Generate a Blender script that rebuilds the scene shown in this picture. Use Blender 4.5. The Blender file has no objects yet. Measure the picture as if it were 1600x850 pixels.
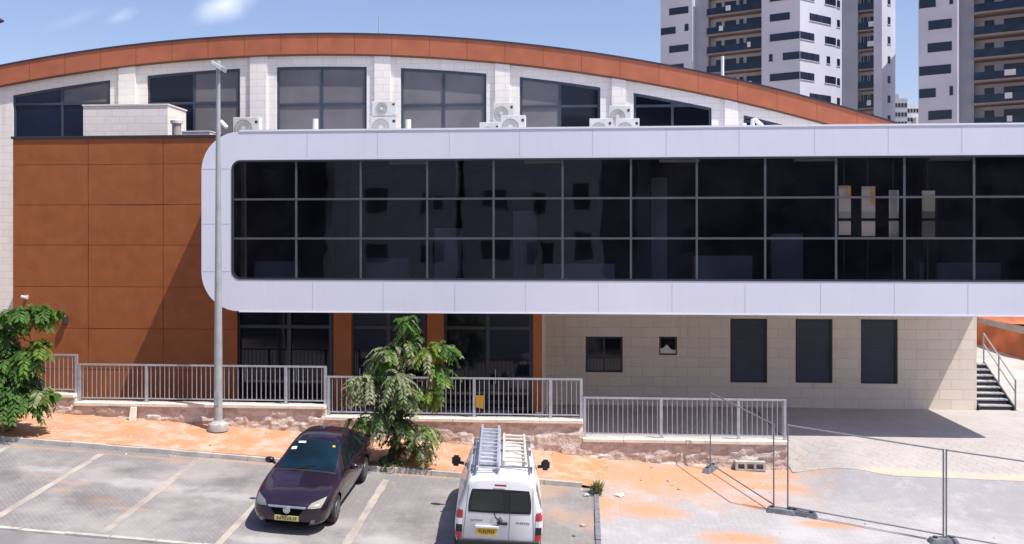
import bpy, bmesh, math, random
from mathutils import Vector, Matrix, noise
from mathutils.bvhtree import BVHTree
R = math.radians
random.seed(7)
S = bpy.context.scene
C = S.collection

# ------------------------------------------------------------------ camera, sky, sun, exposure
F, H, YH = 1450.0, 5.78, 378.0                      # focal length in photo pixels, eye height, horizon row
TH = math.atan(110 / 1450); CT, ST = math.cos(TH), math.sin(TH)
cd = bpy.data.cameras.new('camera'); cam = bpy.data.objects.new('camera', cd); C.objects.link(cam)
cam.location = (0, 0, H); cam.rotation_euler = (R(90), 0, TH)
cd.sensor_width = 36; cd.lens = F / 1600 * 36; cd.shift_y = -(425 - YH) / 1600; cd.clip_end = 3000; cd.clip_start = .1
S.camera = cam
LX, LK = -.47, .23                                  # sunlight: sideways and inward travel per metre of drop
SUN = Vector((-LX, -LK, 1)).normalized()
sd = bpy.data.lights.new('sun', 'SUN'); sd.energy = 5.0; sd.angle = R(.5); sd.color = (1, .955, .90)
sun = bpy.data.objects.new('sun', sd); C.objects.link(sun); sun.location = (20, -10, 40)
sun.rotation_euler = (-SUN).to_track_quat('-Z', 'Y').to_euler()
W = bpy.data.worlds.new('World'); S.world = W; W.use_nodes = True
wn = W.node_tree; wl = wn.links; bg = wn.nodes['Background']
sky = wn.nodes.new('ShaderNodeTexSky'); sky.sky_type = 'NISHITA'; sky.sun_disc = False
sky.sun_elevation = math.asin(SUN.z); sky.sun_rotation = math.atan2(SUN.x, SUN.y)
sky.air_density = 1.15; sky.dust_density = .9; sky.ozone_density = 3.5
def cloud(px, py, sx, sy, seed, gain):
    d = Vector(((px - 800) / F * CT - ST, (px - 800) / F * ST + CT, (YH - py) / F)).normalized()
    tc = wn.nodes.new('ShaderNodeTexCoord')
    nz = wn.nodes.new('ShaderNodeTexNoise'); nz.inputs['Scale'].default_value = 26; nz.inputs['Detail'].default_value = 5
    nz.noise_dimensions = '4D'; nz.inputs['W'].default_value = seed
    wl.new(tc.outputs['Generated'], nz.inputs['Vector'])
    v = wn.nodes.new('ShaderNodeVectorMath'); v.operation = 'SUBTRACT'; wl.new(tc.outputs['Generated'], v.inputs[0]); v.inputs[1].default_value = d
    rt = wn.nodes.new('ShaderNodeVectorRotate'); rt.rotation_type = 'Y_AXIS'; rt.inputs['Angle'].default_value = R(28); wl.new(v.outputs[0], rt.inputs['Vector'])
    m = wn.nodes.new('ShaderNodeVectorMath'); m.operation = 'MULTIPLY'; wl.new(rt.outputs[0], m.inputs[0]); m.inputs[1].default_value = (1 / sx, 1 / sx, 1 / sy)
    ln = wn.nodes.new('ShaderNodeVectorMath'); ln.operation = 'LENGTH'; wl.new(m.outputs[0], ln.inputs[0])
    a = wn.nodes.new('ShaderNodeMath'); a.operation = 'MULTIPLY_ADD'; wl.new(nz.outputs[0], a.inputs[0]); a.inputs[1].default_value = -1.5; wl.new(ln.outputs['Value'], a.inputs[2])
    mr = wn.nodes.new('ShaderNodeMapRange'); mr.interpolation_type = 'SMOOTHSTEP'; wl.new(a.outputs[0], mr.inputs['Value'])
    mr.inputs['From Min'].default_value = .45; mr.inputs['From Max'].default_value = -1.0; mr.inputs['To Max'].default_value = gain
    return mr.outputs[0]
tint = wn.nodes.new('ShaderNodeMix'); tint.data_type = 'RGBA'; tint.blend_type = 'MULTIPLY'; tint.inputs[0].default_value = 1; wl.new(sky.outputs[0], tint.inputs[6]); tint.inputs[7].default_value = (1.10, .97, 1.06, 1)
col = tint.outputs[2]
for args in ((352, 6, .036, .015, 1.3, .62), (186, 26, .016, .007, 4.1, .25), (115, 30, .03, .006, 8.2, .08)):
    k = cloud(*args); mx = wn.nodes.new('ShaderNodeMix'); mx.data_type = 'RGBA'
    wl.new(k, mx.inputs[0]); wl.new(col, mx.inputs[6]); mx.inputs[7].default_value = (8.6, 8.8, 9.4, 1); col = mx.outputs[2]
wl.new(col, bg.inputs[0]); bg.inputs[1].default_value = .127
S.view_settings.view_transform = 'Standard'; S.view_settings.look = 'None'; S.view_settings.gamma = 1
S.view_settings.use_curve_mapping = False; S.view_settings.exposure = .27
S.cycles.max_bounces = 6; S.cycles.transparent_max_bounces = 8

# ------------------------------------------------------------------ measuring helpers
def ray(px, py):
    u, v = (px - 800) / F, (py - YH) / F
    return Vector((u * CT - ST, u * ST + CT, -v))
def at(px, py, Y):                                  # photo pixel -> point on the upright plane at distance Y
    r = ray(px, py); return Vector((0, 0, H)) + r * (Y / r.y)
def ax(px, Y, py=400): return at(px, py, Y).x
def az(px, py, Y): return at(px, py, Y).z
def sst(a, b, x):
    t = min(1, max(0, (x - a) / (b - a))); return t * t * (3 - 2 * t)
def P(X, Y):                                        # the sloping car park plane
    x = min(12, max(-40, X)); x = x if x < 3 else 3 + (x - 3) * .6
    y = max(-30, min(45, Y))
    return -.37 - .06 * (x + 5.18) + .085 * (y - 24.28)
KX = .40                                            # right end of the car park
def G(X, Y):                                        # terrain
    p = P(X, Y)
    if X > 5.92:
        ws = sst(27.2, 28.25, Y); w = ws + (sst(24.4, 28.25, Y) - ws) * sst(5.7, 7.9, X); p = p * (1 - w)
        if Y > 33 and X > 13: p += .085 * (Y - 33) * sst(13, 16.5, X)
    elif Y > 27.3: p = min(p, -.1)
    return p
def gp(px, py, fn=P):
    r = ray(px, py); t = 8.0
    while t < 90:
        q = Vector((0, 0, H)) + r * t
        if q.z < fn(q.x, q.y): return q
        t += .01
    return q

# ------------------------------------------------------------------ materials
MAT = {}
class NT:
    def __init__(s, name):
        s.m = bpy.data.materials.new(name); s.m.use_nodes = True; s.t = s.m.node_tree; s.b = s.t.nodes['Principled BSDF']
        MAT[name] = s.m
    def n(s, typ, **kw):
        o = s.t.nodes.new(typ)
        for k, v in kw.items():
            if hasattr(o, k): setattr(o, k, v)
            else: o.inputs[k.replace('_', ' ')].default_value = v
        return o
    def l(s, a, b): s.t.links.new(a, b)
    def pos(s): return s.n('ShaderNodeNewGeometry').outputs['Position']
    def noise(s, scale, detail=4, vec=None, rough=.55):
        o = s.n('ShaderNodeTexNoise'); o.inputs['Scale'].default_value = scale; o.inputs['Detail'].default_value = detail; o.inputs['Roughness'].default_value = rough
        s.l(vec or s.pos(), o.inputs['Vector']); return o.outputs[0]
    def math(s, op, a, b=0, c=0):
        o = s.n('ShaderNodeMath', operation=op)
        for i, v in enumerate((a, b, c)):
            if isinstance(v, (int, float)): o.inputs[i].default_value = v
            else: s.l(v, o.inputs[i])
        return o.outputs[0]
    def ramp(s, v, a, b, lo=0., hi=1.):
        o = s.n('ShaderNodeMapRange', interpolation_type='SMOOTHSTEP'); s.l(v, o.inputs[0])
        o.inputs[1].default_value = a; o.inputs[2].default_value = b; o.inputs[3].default_value = lo; o.inputs[4].default_value = hi
        return o.outputs[0]
    def mix(s, f, a, b, blend='MIX'):
        o = s.n('ShaderNodeMix', data_type='RGBA', blend_type=blend)
        for i, v in ((0, f), (6, a), (7, b)):
            if isinstance(v, (int, float)): o.inputs[i].default_value = v
            elif isinstance(v, tuple): o.inputs[i].default_value = (*v, 1)
            else: s.l(v, o.inputs[i])
        return o.outputs[2]
    def bump(s, h, st=.3, dist=.02):
        o = s.n('ShaderNodeBump'); o.inputs['Strength'].default_value = st; o.inputs['Distance'].default_value = dist
        s.l(h, o.inputs['Height']); s.l(o.outputs[0], s.b.inputs['Normal'])
    def base(s, c, rough=.7, metal=0., spec=.5, coat=0.):
        if isinstance(c, tuple): s.b.inputs['Base Color'].default_value = (*c, 1)
        else: s.l(c, s.b.inputs['Base Color'])
        s.b.inputs['Roughness'].default_value = rough; s.b.inputs['Metallic'].default_value = metal
        s.b.inputs['Specular IOR Level'].default_value = spec; s.b.inputs['Coat Weight'].default_value = coat
        return s.m
    def brickvec(s, diag=False):
        sp = s.n('ShaderNodeSeparateXYZ'); s.l(s.pos(), sp.inputs[0]); cb = s.n('ShaderNodeCombineXYZ')
        if diag: s.l(sp.outputs[0], cb.inputs[0]); s.l(sp.outputs[1], cb.inputs[1])
        else: s.l(s.math('ADD', sp.outputs[0], sp.outputs[1]), cb.inputs[0]); s.l(sp.outputs[2], cb.inputs[1])
        return cb.outputs[0]
    def brick(s, vec, w, h, c1, c2, mor, msize=.01, rot=0):
        if rot:
            r = s.n('ShaderNodeVectorRotate', rotation_type='Z_AXIS'); r.inputs['Angle'].default_value = R(rot); s.l(vec, r.inputs['Vector']); vec = r.outputs[0]
        o = s.n('ShaderNodeTexBrick'); s.l(vec, o.inputs['Vector']); o.inputs['Scale'].default_value = 1
        o.inputs['Brick Width'].default_value = w; o.inputs['Row Height'].default_value = h
        o.inputs['Mortar Size'].default_value = msize; o.inputs['Mortar Smooth'].default_value = .2
        for k, c in (('Color1', c1), ('Color2', c2), ('Mortar', mor)): o.inputs[k].default_value = (*c, 1)
        return o
def sc(c, k): return tuple(x * k for x in c)
def pm(name, c, rough=.6, var=.14, scale=2.5, metal=0., spec=.5, coat=0., bump=0., bs=40):
    n = NT(name); v = n.noise(scale, 5)
    n.base(n.mix(n.ramp(v, .3, .7), sc(c, 1 - var), sc(c, 1 + var)), rough, metal, spec, coat)
    if bump: n.bump(n.noise(bs, 3), bump)
    return n.m
def stone(name, w, h, c1, c2, mor, stain, ms=.012, bump=.35):
    n = NT(name); b = n.brick(n.brickvec(), w, h, c1, c2, mor, ms)
    big = n.ramp(n.noise(.9, 5), .35, .7); fine = n.ramp(n.noise(22, 4), .3, .75)
    c = n.mix(n.math('MULTIPLY', big, .35), b.outputs[0], stain); c = n.mix(n.math('MULTIPLY', fine, .22), c, sc(stain, .8))
    sv = n.n('ShaderNodeVectorMath', operation='MULTIPLY'); n.l(n.pos(), sv.inputs[0]); sv.inputs[1].default_value = (3.5, 3.5, .3); c = n.mix(n.ramp(n.noise(1, 6, sv.outputs[0], .7), .52, .75, 0, .3), c, sc(c2, .55))
    n.base(c, .85, 0, .3)
    n.bump(n.math('ADD', n.math('MULTIPLY', b.outputs['Fac'], -1), n.math('MULTIPLY', n.noise(30, 4), .5)), bump, .015)
    return n.m
stone('limestone', .78, .345, (.84, .745, .62), (.76, .67, .55), (.63, .55, .45), (.82, .75, .66))
stone('pale_limestone', .55, .26, (.88, .83, .755), (.83, .78, .705), (.71, .655, .59), (.88, .84, .78))
n = NT('split_stone'); vo = n.n('ShaderNodeTexVoronoi'); vo.inputs['Scale'].default_value = 1; mp = n.n('ShaderNodeVectorMath', operation='MULTIPLY'); n.l(n.pos(), mp.inputs[0]); mp.inputs[1].default_value = (2.3, 2.3, 5.2); n.l(mp.outputs[0], vo.inputs['Vector'])
sx_ = n.n('ShaderNodeSeparateXYZ'); n.l(vo.outputs['Color'], sx_.inputs[0]); c = n.mix(n.ramp(sx_.outputs[0], .2, .8), (.50, .385, .315), (.64, .55, .48)); c = n.mix(n.ramp(n.noise(4, 6, rough=.7), .4, .68), c, (.70, .62, .555)); c = n.mix(n.ramp(n.noise(9, 5, rough=.7), .6, .78, 0, .6), c, (.40, .27, .205))
n.base(c, .9, 0, .25); n.bump(n.noise(12, 6), .9, .04)
pm('cap_stone', (.78, .71, .60), .8, .1, 3, bump=.2)
# rust panels: slightly different sheets, a film of dust
def rust(name, c, scale):
    n = NT(name); a = n.noise(scale, 5); b = n.noise(.35, 3)
    q = n.mix(n.ramp(a, .3, .75), sc(c, .88), sc(c, 1.1)); q = n.mix(n.ramp(b, .4, .7, 0, .35), q, sc((c[0], c[1] * 1.12, c[2] * 1.25), 1.06))
    n.base(q, .55, .15, .35); n.bump(n.noise(1.1, 2), .25, .05); return n.m
rust('rust_panel', (.345, .108, .034), 2.2)
rust('rust_fascia', (.46, .145, .07), 1.4)
pm('dark_joint', (.10, .04, .02), .8, .05)
n = NT('white_cladding'); st_ = n.n('ShaderNodeVectorMath', operation='MULTIPLY'); n.l(n.pos(), st_.inputs[0]); st_.inputs[1].default_value = (6, 6, .35)
c = n.mix(n.ramp(n.noise(.5, 4), .3, .7), (.725, .73, .815), (.765, .77, .85)); c = n.mix(n.ramp(n.noise(1, 5, st_.outputs[0], .65), .52, .78, 0, .28), c, (.60, .60, .66))
fl = n.n('ShaderNodeSeparateXYZ'); n.l(n.pos(), fl.inputs[0]); wn_ = n.n('ShaderNodeTexWhiteNoise', noise_dimensions='1D'); n.l(n.math('FLOOR', n.math('DIVIDE', n.math('ADD', fl.outputs[0], 7.96), 2.075)), wn_.inputs['W'])
c = n.mix(n.math('MULTIPLY', wn_.outputs[0], .10), c, (.60, .62, .72)); n.base(c, .38, .0, .5); n.bump(n.noise(.8, 2), .12, .05)
pm('cladding_joint', (.52, .53, .60), .6, .03)
pm('bright_trim', (.85, .85, .88), .35, .03)
pm('dark_frame', (.035, .04, .05), .4, .1)
pm('mullion', (.12, .125, .14), .4, .08, metal=.4)
pm('window_frame', (.05, .065, .09), .4, .1)
def paneglass(name, c, rough=.05, var=.1):
    n = NT(name); n.base(n.mix(n.ramp(n.noise(.8, 3), .3, .7), sc(c, 1 - var), sc(c, 1 + var)), rough, 0, .5); n.bump(n.noise(.7, 1), .04, .05); return n.m
paneglass('black_glass', (.006, .007, .012)); paneglass('tower_glass', (.012, .018, .04), .12)
n = NT('blind_glass'); w = n.n('ShaderNodeTexWave', bands_direction='Z'); w.inputs['Scale'].default_value = 9; n.l(n.pos(), w.inputs['Vector'])
n.base(n.mix(n.ramp(n.noise(1.1, 3), .3, .7), n.mix(w.outputs[0], (.145, .14, .147), (.17, .165, .17)), (.19, .185, .19)), .4, 0, .06)
# tinted see-through glass of the gallery
m = bpy.data.materials.new('tinted_glass'); m.use_nodes = True; t = m.node_tree; t.nodes.remove(t.nodes['Principled BSDF']); MAT['tinted_glass'] = m
tr = t.nodes.new('ShaderNodeBsdfTransparent'); tr.inputs[0].default_value = (.60, .60, .63, 1)
gl = t.nodes.new('ShaderNodeBsdfGlossy'); gl.inputs['Roughness'].default_value = .015; gl.inputs[0].default_value = (.9, .92, 1, 1)
fr = t.nodes.new('ShaderNodeFresnel'); fr.inputs[0].default_value = 1.65
tn = t.nodes.new('ShaderNodeTexNoise'); tn.inputs['Scale'].default_value = .6; tg = t.nodes.new('ShaderNodeNewGeometry'); t.links.new(tg.outputs['Position'], tn.inputs['Vector'])
bp = t.nodes.new('ShaderNodeBump'); bp.inputs['Strength'].default_value = .14; bp.inputs['Distance'].default_value = .04; t.links.new(tn.outputs[0], bp.inputs['Height']); t.links.new(bp.outputs[0], gl.inputs['Normal'])
ms = t.nodes.new('ShaderNodeMixShader'); t.links.new(fr.outputs[0], ms.inputs[0]); t.links.new(tr.outputs[0], ms.inputs[1]); t.links.new(gl.outputs[0], ms.inputs[2]); t.links.new(ms.outputs[0], t.nodes['Material Output'].inputs[0])
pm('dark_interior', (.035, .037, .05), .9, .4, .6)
pm('interior_light', (.30, .31, .34), .8, .2, .5)
pm('white_panel', (.62, .56, .46), .6, .05)
pm('amber_panel', (.75, .42, .12), .6, .1)
pm('galvanised', (.46, .47, .51), .45, .12, 6, metal=.35)
pm('pole_grey', (.38, .41, .41), .5, .1, 3, metal=.2)
pm('fence_steel', (.25, .25, .27), .5, .15, 8, metal=.4)
pm('concrete', (.42, .41, .38), .9, .18, 5, bump=.3)
pm('concrete_dark', (.17, .18, .20), .9, .2, 6, bump=.3)
pm('white_paint', (.80, .80, .79), .5, .05)
pm('ac_white', (.62, .61, .575), .5, .08, 4)
pm('ac_grey', (.36, .34, .31), .6, .1); pm('ac_dim', (.50, .48, .45), .6, .1)
pm('dark_metal', (.03, .03, .035), .5, .1)
pm('yellow_sign', (.40, .23, .02), .5, .1)
pm('roofing', (.35, .34, .33), .8, .1)
# ground materials
def blobs(n, cs, sharp=.75, warp=2.0):
    p = n.pos(); nz = n.math('MULTIPLY_ADD', n.noise(1.5, 7, rough=.7), warp * 2, -warp); out = None
    for (cx, cy, rx, ry) in cs:
        v = n.n('ShaderNodeVectorMath', operation='SUBTRACT'); n.l(p, v.inputs[0]); v.inputs[1].default_value = (cx, cy, 0)
        w = n.n('ShaderNodeVectorMath', operation='MULTIPLY'); n.l(v.outputs[0], w.inputs[0]); w.inputs[1].default_value = (1 / rx, 1 / ry, 0)
        ln = n.n('ShaderNodeVectorMath', operation='LENGTH'); n.l(w.outputs[0], ln.inputs[0])
        k = n.ramp(n.math('ADD', ln.outputs['Value'], nz), 1 + sharp, 1 - sharp)
        out = k if out is None else n.math('MAXIMUM', out, k)
    return out
SAND = (.53, .255, .135); SANDP = (.78, .52, .33)
def paver(name, c1, c2, mor, w, h, rot, dust, dustamt, sand=None, sandc=SAND):
    n = NT(name); b = n.brick(n.brickvec(True), w, h, c1, c2, mor, .012, rot)
    c = n.mix(n.ramp(n.noise(.55, 6, rough=.6), .42, .68, 0, dustamt), b.outputs[0], dust)
    c = n.mix(n.ramp(n.noise(2.6, 6, rough=.7), .5, .75, 0, .4), c, sc(dust, 1.05)); c = n.mix(n.ramp(n.noise(1.4, 5), .55, .75, 0, .35), c, sc(c1, .72))
    if sand: c = n.mix(n.math('MULTIPLY', blobs(n, sand), .62 if 'car' in name else .85), c, sandc)
    if 'car' in name: c = n.mix(n.math('MULTIPLY', blobs(n, [(-11.6, 21, .5, .4), (-9, 20.6, .35, .5), (-8.9, 22.9, .4, .3), (-3.8, 21.2, .4, .6), (-14.2, 22, .4, .4), (-11.7, 23, .3, .25)], .8, 2.2), .4), c, (.08, .075, .075)); c = n.mix(n.math('MULTIPLY', blobs(n, [(-10.6, 22.2, 1.3, .25), (-6.9, 19.6, .5, .14), (-4.4, 20.0, .5, .3), (-8.6, 21.9, .9, .2), (-13.8, 22.6, .6, .2)], .8, 2.4), .5), c, (.46, .44, .42))
    n.base(c, .9, 0, .25); n.bump(n.math('ADD', n.math('MULTIPLY', b.outputs['Fac'], -.6), n.noise(25, 4)), .35, .012); return n
q = gp
S1 = [(*gp(a, b).xy, rx, ry) for a, b, rx, ry in ((155, 782, .32, .2), (100, 765, .22, .12), (205, 795, .4, .1), (118, 755, .5, .1), (262, 760, .2, .3), (60, 742, .5, .06), (60, 700, 1.6, .09), (250, 716, 1.8, .08), (380, 722, 1.4, .09), (690, 745, 1.4, .1), (820, 757, 1.2, .1), (720, 790, .3, .1), (285, 723, .5, .1), (480, 712, .7, .3), (860, 770, .5, .35), (880, 805, .4, .4), (925, 815, .4, .5))]
paver('car_park_paving', (.25, .23, .222), (.228, .21, .203), (.20, .186, .18), .2, .1, 45, (.36, .33, .31), .8, S1, (.42, .27, .18))
S2 = [(*gp(a, b).xy, rx, ry) for a, b, rx, ry in ((960, 738, 3.2, 1.3), (1040, 745, 2.8, 1.6), (1120, 738, 2.0, 1.1), (880, 732, 2.6, .9), (1000, 797, 1.0, .45), (1190, 760, 1.0, .5), (1240, 735, 1.5, .5), (1290, 820, .6, .2), (1150, 840, .7, .3), (940, 790, .5, .7), (1180, 790, .3, .3))]
paver('yard_paving', (.52, .47, .445), (.46, .42, .40), (.40, .36, .34), .2, .1, 0, (.62, .575, .54), .9, S2, (.55, .285, .16))
S3 = [(*gp(a, b).xy, rx, ry) for a, b, rx, ry in ((1560, 790, 1.6, 1.5), (1420, 770, 2.0, 1.4), (1330, 770, 1.2, .9))]
# worn grey area in the yard
n = NT('yard_surface'); b = n.brick(n.brickvec(True), .2, .1, (.40, .38, .375), (.365, .348, .345), (.325, .31, .305), .012, 45)
c = n.mix(n.ramp(n.noise(.55, 6, rough=.6), .42, .68, 0, .8), b.outputs[0], (.475, .45, .44))
c = n.mix(n.math('MULTIPLY', blobs(n, S3, .7), .75), c, (.29, .28, .29))
c = n.mix(n.ramp(n.noise(2.2, 6, rough=.7), .5, .72, 0, .4), c, (.47, .445, .435))
c = n.mix(n.ramp(n.noise(3.7, 5, rough=.7), .62, .75, 0, .5), c, (.26, .24, .24))
c = n.mix(n.math('MULTIPLY', blobs(n, S2, .8, 1.5), .95), c, (.55, .285, .16))
n.base(c, .9, 0, .25); n.bump(n.math('ADD', n.math('MULTIPLY', b.outputs['Fac'], -.6), n.noise(25, 4)), .4, .012)
SB = [(8.2, 26.15, 1.0, .12), (9.5, 26.1, 1.8, .12), (11.8, 26.05, 1.8, .12), (14, 26.0, 1.8, .12)]
n = paver('terrace_paving', (.43, .395, .365), (.40, .365, .34), (.335, .305, .28), .4, .2, 38, (.48, .445, .42), .6, SB, (.60, .46, .34))
n = NT('sandy_sidewalk'); b = n.brick(n.brickvec(True), .2, .1, (.46, .33, .255), (.41, .29, .22), (.34, .24, .18), .012, 0)
c = n.mix(n.ramp(n.noise(.8, 6, rough=.65), .28, .55, .35, 1), b.outputs[0], SAND)
c = n.mix(n.ramp(n.noise(1.7, 6, rough=.7), .44, .66, 0, .85), c, (.57, .41, .31)); c = n.mix(n.ramp(n.noise(4.5, 6, rough=.75), .55, .7, 0, .6), c, (.34, .19, .11)); c = n.mix(n.ramp(n.noise(.6, 5), .55, .75, 0, .7), c, (.52, .42, .35))
n.base(c, .95, 0, .2); n.bump(n.noise(14, 5), .4, .03)
pm('shaded_paving', (.16, .155, .165), .8, .15, 1.5)  # terrace colour darkened to hold shade under the gallery and cut bounce light
pm('kerb_stone', (.47, .43, .385), .9, .2, 2.2, bump=.3)
pm('line_paint', (.375, .33, .285), .9, .2, 1.6)
pm('asphalt', (.23, .215, .21), .95, .15, 1.2, bump=.3)
pm('bare_earth', (.46, .36, .27), .95, .2, .7, bump=.4)
pm('pale_concrete_ground', (.43, .40, .36), .9, .12, .8, bump=.2)
pm('red_earth', (.44, .13, .05), .95, .3, .9, bump=.6, bs=6)
pm('grey_kerb', (.30, .255, .23), .9, .15, 2)
pm('pale_render', (.62, .575, .51), .85, .06, .8)
pm('mirrored_window', (.09, .10, .13), .4, .5, .8); pm('mirrored_render', (.55, .57, .64), .85, .06, .8); pm('dark_render', (.13, .14, .18), .9, .75, .22)  # mirrored_window: pane colour lightened in place of the sky it would reflect
pm('grille_black', (.003, .003, .004), .9, .1, spec=.08)
pm('stair_steel', (.03, .033, .04), .5, .1)
pm('tread_grey', (.40, .40, .40), .7, .12, 4)
# towers
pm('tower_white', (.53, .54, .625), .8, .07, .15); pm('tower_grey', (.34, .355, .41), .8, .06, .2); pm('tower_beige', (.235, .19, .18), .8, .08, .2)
paneglass('balcony_glass', (.007, .014, .038), .1, .5); pm('far_white', (.60, .60, .62), .8, .1, .1)
# cars
n = NT('purple_paint'); n.base(n.mix(n.ramp(n.noise(1.2, 4), .3, .7), (.016, .006, .018), (.027, .010, .027)), .35, .45, .5, .9); n.b.inputs['Coat Roughness'].default_value = .06
n = NT('van_white'); n.base(n.mix(n.ramp(n.noise(1.6, 5), .35, .7), (.80, .80, .82), (.74, .735, .73)), .35, 0, .5, .5)
pm('tyre_rubber', (.02, .02, .021), .85, .2, 9); pm('rim_alloy', (.20, .20, .21), .35, .1, metal=.7); pm('trim_black', (.018, .018, .02), .55, .15)
paneglass('car_glass', (.006, .010, .013), .03); paneglass('windscreen_glass', (.004, .016, .026), .03, .5); paneglass('van_glass', (.03, .04, .036), .05, .35)
pm('chrome', (.65, .66, .70), .2, .05, metal=.8); pm('lamp_lens', (.34, .33, .26), .15, .1, coat=1); pm('lamp_lens_dim', (.16, .17, .16), .12, .1, coat=1)
pm('tail_red', (.45, .012, .02), .2, .15, coat=1); pm('plate_yellow', (.78, .48, .03), .5, .05); pm('plate_pale', (.62, .52, .22), .5, .08); pm('plate_print', (.06, .05, .02), .6, .05)
pm('ladder_alloy', (.56, .58, .63), .35, .12, 8, metal=.5); pm('ladder_wood', (.56, .51, .42), .7, .2, 5); pm('badge_grey', (.28, .29, .33), .4, .05, metal=.5); pm('paper', (.80, .80, .76), .7, .04)
# plants
def leaf(name, c, tl=.35):
    n = NT(name); n.base(n.mix(n.ramp(n.noise(3, 3), .3, .7), sc(c, .75), sc(c, 1.25)), .65, 0, .2)
    o = n.n('ShaderNodeBsdfTranslucent'); o.inputs[0].default_value = (c[0] * 1.5, c[1] * 1.6, c[2] * .8, 1)
    ms = n.n('ShaderNodeMixShader'); ms.inputs[0].default_value = tl; n.l(n.b.outputs[0], ms.inputs[1]); n.l(o.outputs[0], ms.inputs[2]); n.l(ms.outputs[0], n.t.nodes['Material Output'].inputs[0])
leaf('leaf_sage', (.29, .31, .19)); leaf('leaf_green', (.09, .185, .042)); leaf('leaf_bright', (.12, .24, .03)); leaf('leaf_dark', (.08, .11, .055)); leaf('leaf_yellow', (.17, .235, .04)); leaf('leaf_dry', (.17, .16, .07))
pm('bark', (.20, .13, .08), .9, .3, 8, bump=.5); pm('bark_red', (.30, .13, .06), .9, .3, 8, bump=.5)
pm('pebble', (.42, .36, .31), .9, .3, 4); pm('weed', (.16, .18, .06), .8, .2, 6)

# ------------------------------------------------------------------ mesh building
ORG = {}
class MB:
    def __init__(s): s.v = []; s.f = []; s.mi = []
    def face(s, pts, mi=0):
        k = len(s.v); s.v += [tuple(p) for p in pts]; s.f.append(tuple(range(k, k + len(pts)))); s.mi.append(mi)
    def mesh(s, vs, fs, mi=0):
        k = len(s.v); s.v += [tuple(p) for p in vs]; s.f += [tuple(i + k for i in f) for f in fs]; s.mi += [mi] * len(fs); return s
    def hexa(s, p, mi=0): return s.mesh(p, [(0, 3, 2, 1), (4, 5, 6, 7), (0, 1, 5, 4), (1, 2, 6, 5), (2, 3, 7, 6), (3, 0, 4, 7)], mi)
    def box(s, x0, x1, y0, y1, z0, z1, mi=0):
        return s.hexa([(x0, y0, z0), (x1, y0, z0), (x1, y1, z0), (x0, y1, z0), (x0, y0, z1), (x1, y0, z1), (x1, y1, z1), (x0, y1, z1)], mi)
    def bar(s, a, b, w, h=None, up=(0, 0, 1), mi=0):       # square bar from a to b
        a, b = Vector(a), Vector(b); d = (b - a).normalized(); u = Vector(up)
        if abs(d.dot(u)) > .98: u = Vector((0, 1, 0))
        r = d.cross(u).normalized() * w / 2; t = r.cross(d).normalized() * (h or w) / 2
        return s.hexa([a - r - t, a + r - t, a + r + t, a - r + t, b - r - t, b + r - t, b + r + t, b - r + t], mi)
    def tube(s, pts, rad, n=8, mi=0, caps=True):
        pts = [Vector(p) for p in pts]; rad = rad if isinstance(rad, (list, tuple)) else [rad] * len(pts); vs, fs = [], []
        for i, p in enumerate(pts):
            d = (pts[min(i + 1, len(pts) - 1)] - pts[max(i - 1, 0)]).normalized()
            r = d.orthogonal().normalized() if i == 0 else (r - d * r.dot(d)).normalized()
            t = d.cross(r)
            for k in range(n): a = 2 * math.pi * k / n; vs.append(p + (r * math.cos(a) + t * math.sin(a)) * rad[i])
        for i in range(len(pts) - 1):
            for k in range(n): fs.append((i * n + k, i * n + (k + 1) % n, (i + 1) * n + (k + 1) % n, (i + 1) * n + k))
        if caps: fs += [tuple(range(n))[::-1], tuple(range((len(pts) - 1) * n, len(pts) * n))]
        return s.mesh(vs, fs, mi)
    def lathe(s, prof, c=(0, 0, 0), axis='z', n=24, mi=0, caps=True):
        vs, fs = [], []
        for (r, h) in prof:
            for k in range(n):
                a = 2 * math.pi * k / n; x, y = r * math.cos(a), r * math.sin(a)
                p = (x, y, h) if axis == 'z' else ((x, h, y) if axis == 'y' else (h, x, y)); vs.append(tuple(p[i] + c[i] for i in range(3)))
        for i in range(len(prof) - 1):
            for k in range(n): fs.append((i * n + k, i * n + (k + 1) % n, (i + 1) * n + (k + 1) % n, (i + 1) * n + k))
        if caps: fs += [tuple(range(n)), tuple(range((len(prof) - 1) * n, len(prof) * n))]
        return s.mesh(vs, fs, mi)
    def build(s, name, mats, parent=None, smooth=False, world=True, bevel=0, kind=None):
        o0 = Vector((0, 0, 0))
        if parent is not None and world: o0 = ORG.get(parent.name, o0)
        me = bpy.data.meshes.new(name); me.from_pydata([tuple(Vector(v) - o0) for v in s.v], [], s.f)
        for m in ([mats] if isinstance(mats, str) else mats): me.materials.append(MAT[m])
        me.polygons.foreach_set('material_index', s.mi)
        bm = bmesh.new(); bm.from_mesh(me)
        if smooth: bmesh.ops.remove_doubles(bm, verts=bm.verts, dist=.0005)
        bmesh.ops.recalc_face_normals(bm, faces=bm.faces); bm.to_mesh(me); bm.free()
        if smooth: me.shade_smooth() if smooth is True else me.set_sharp_from_angle(angle=R(smooth)) if False else me.shade_smooth()
        o = bpy.data.objects.new(name, me); C.objects.link(o)
        if smooth is not False and smooth is not True: me.set_sharp_from_angle(angle=R(smooth))
        if parent is not None: o.parent = parent; ORG[o.name] = o0
        if bevel:
            b = o.modifiers.new('bevel', 'BEVEL'); b.width = bevel; b.segments = 2; b.limit_method = 'ANGLE'
        if kind: o['kind'] = kind
        return o
def tag(o, label, cat, group=None):
    o['label'] = label; o['category'] = cat
    if group: o['group'] = group
    return o
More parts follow.
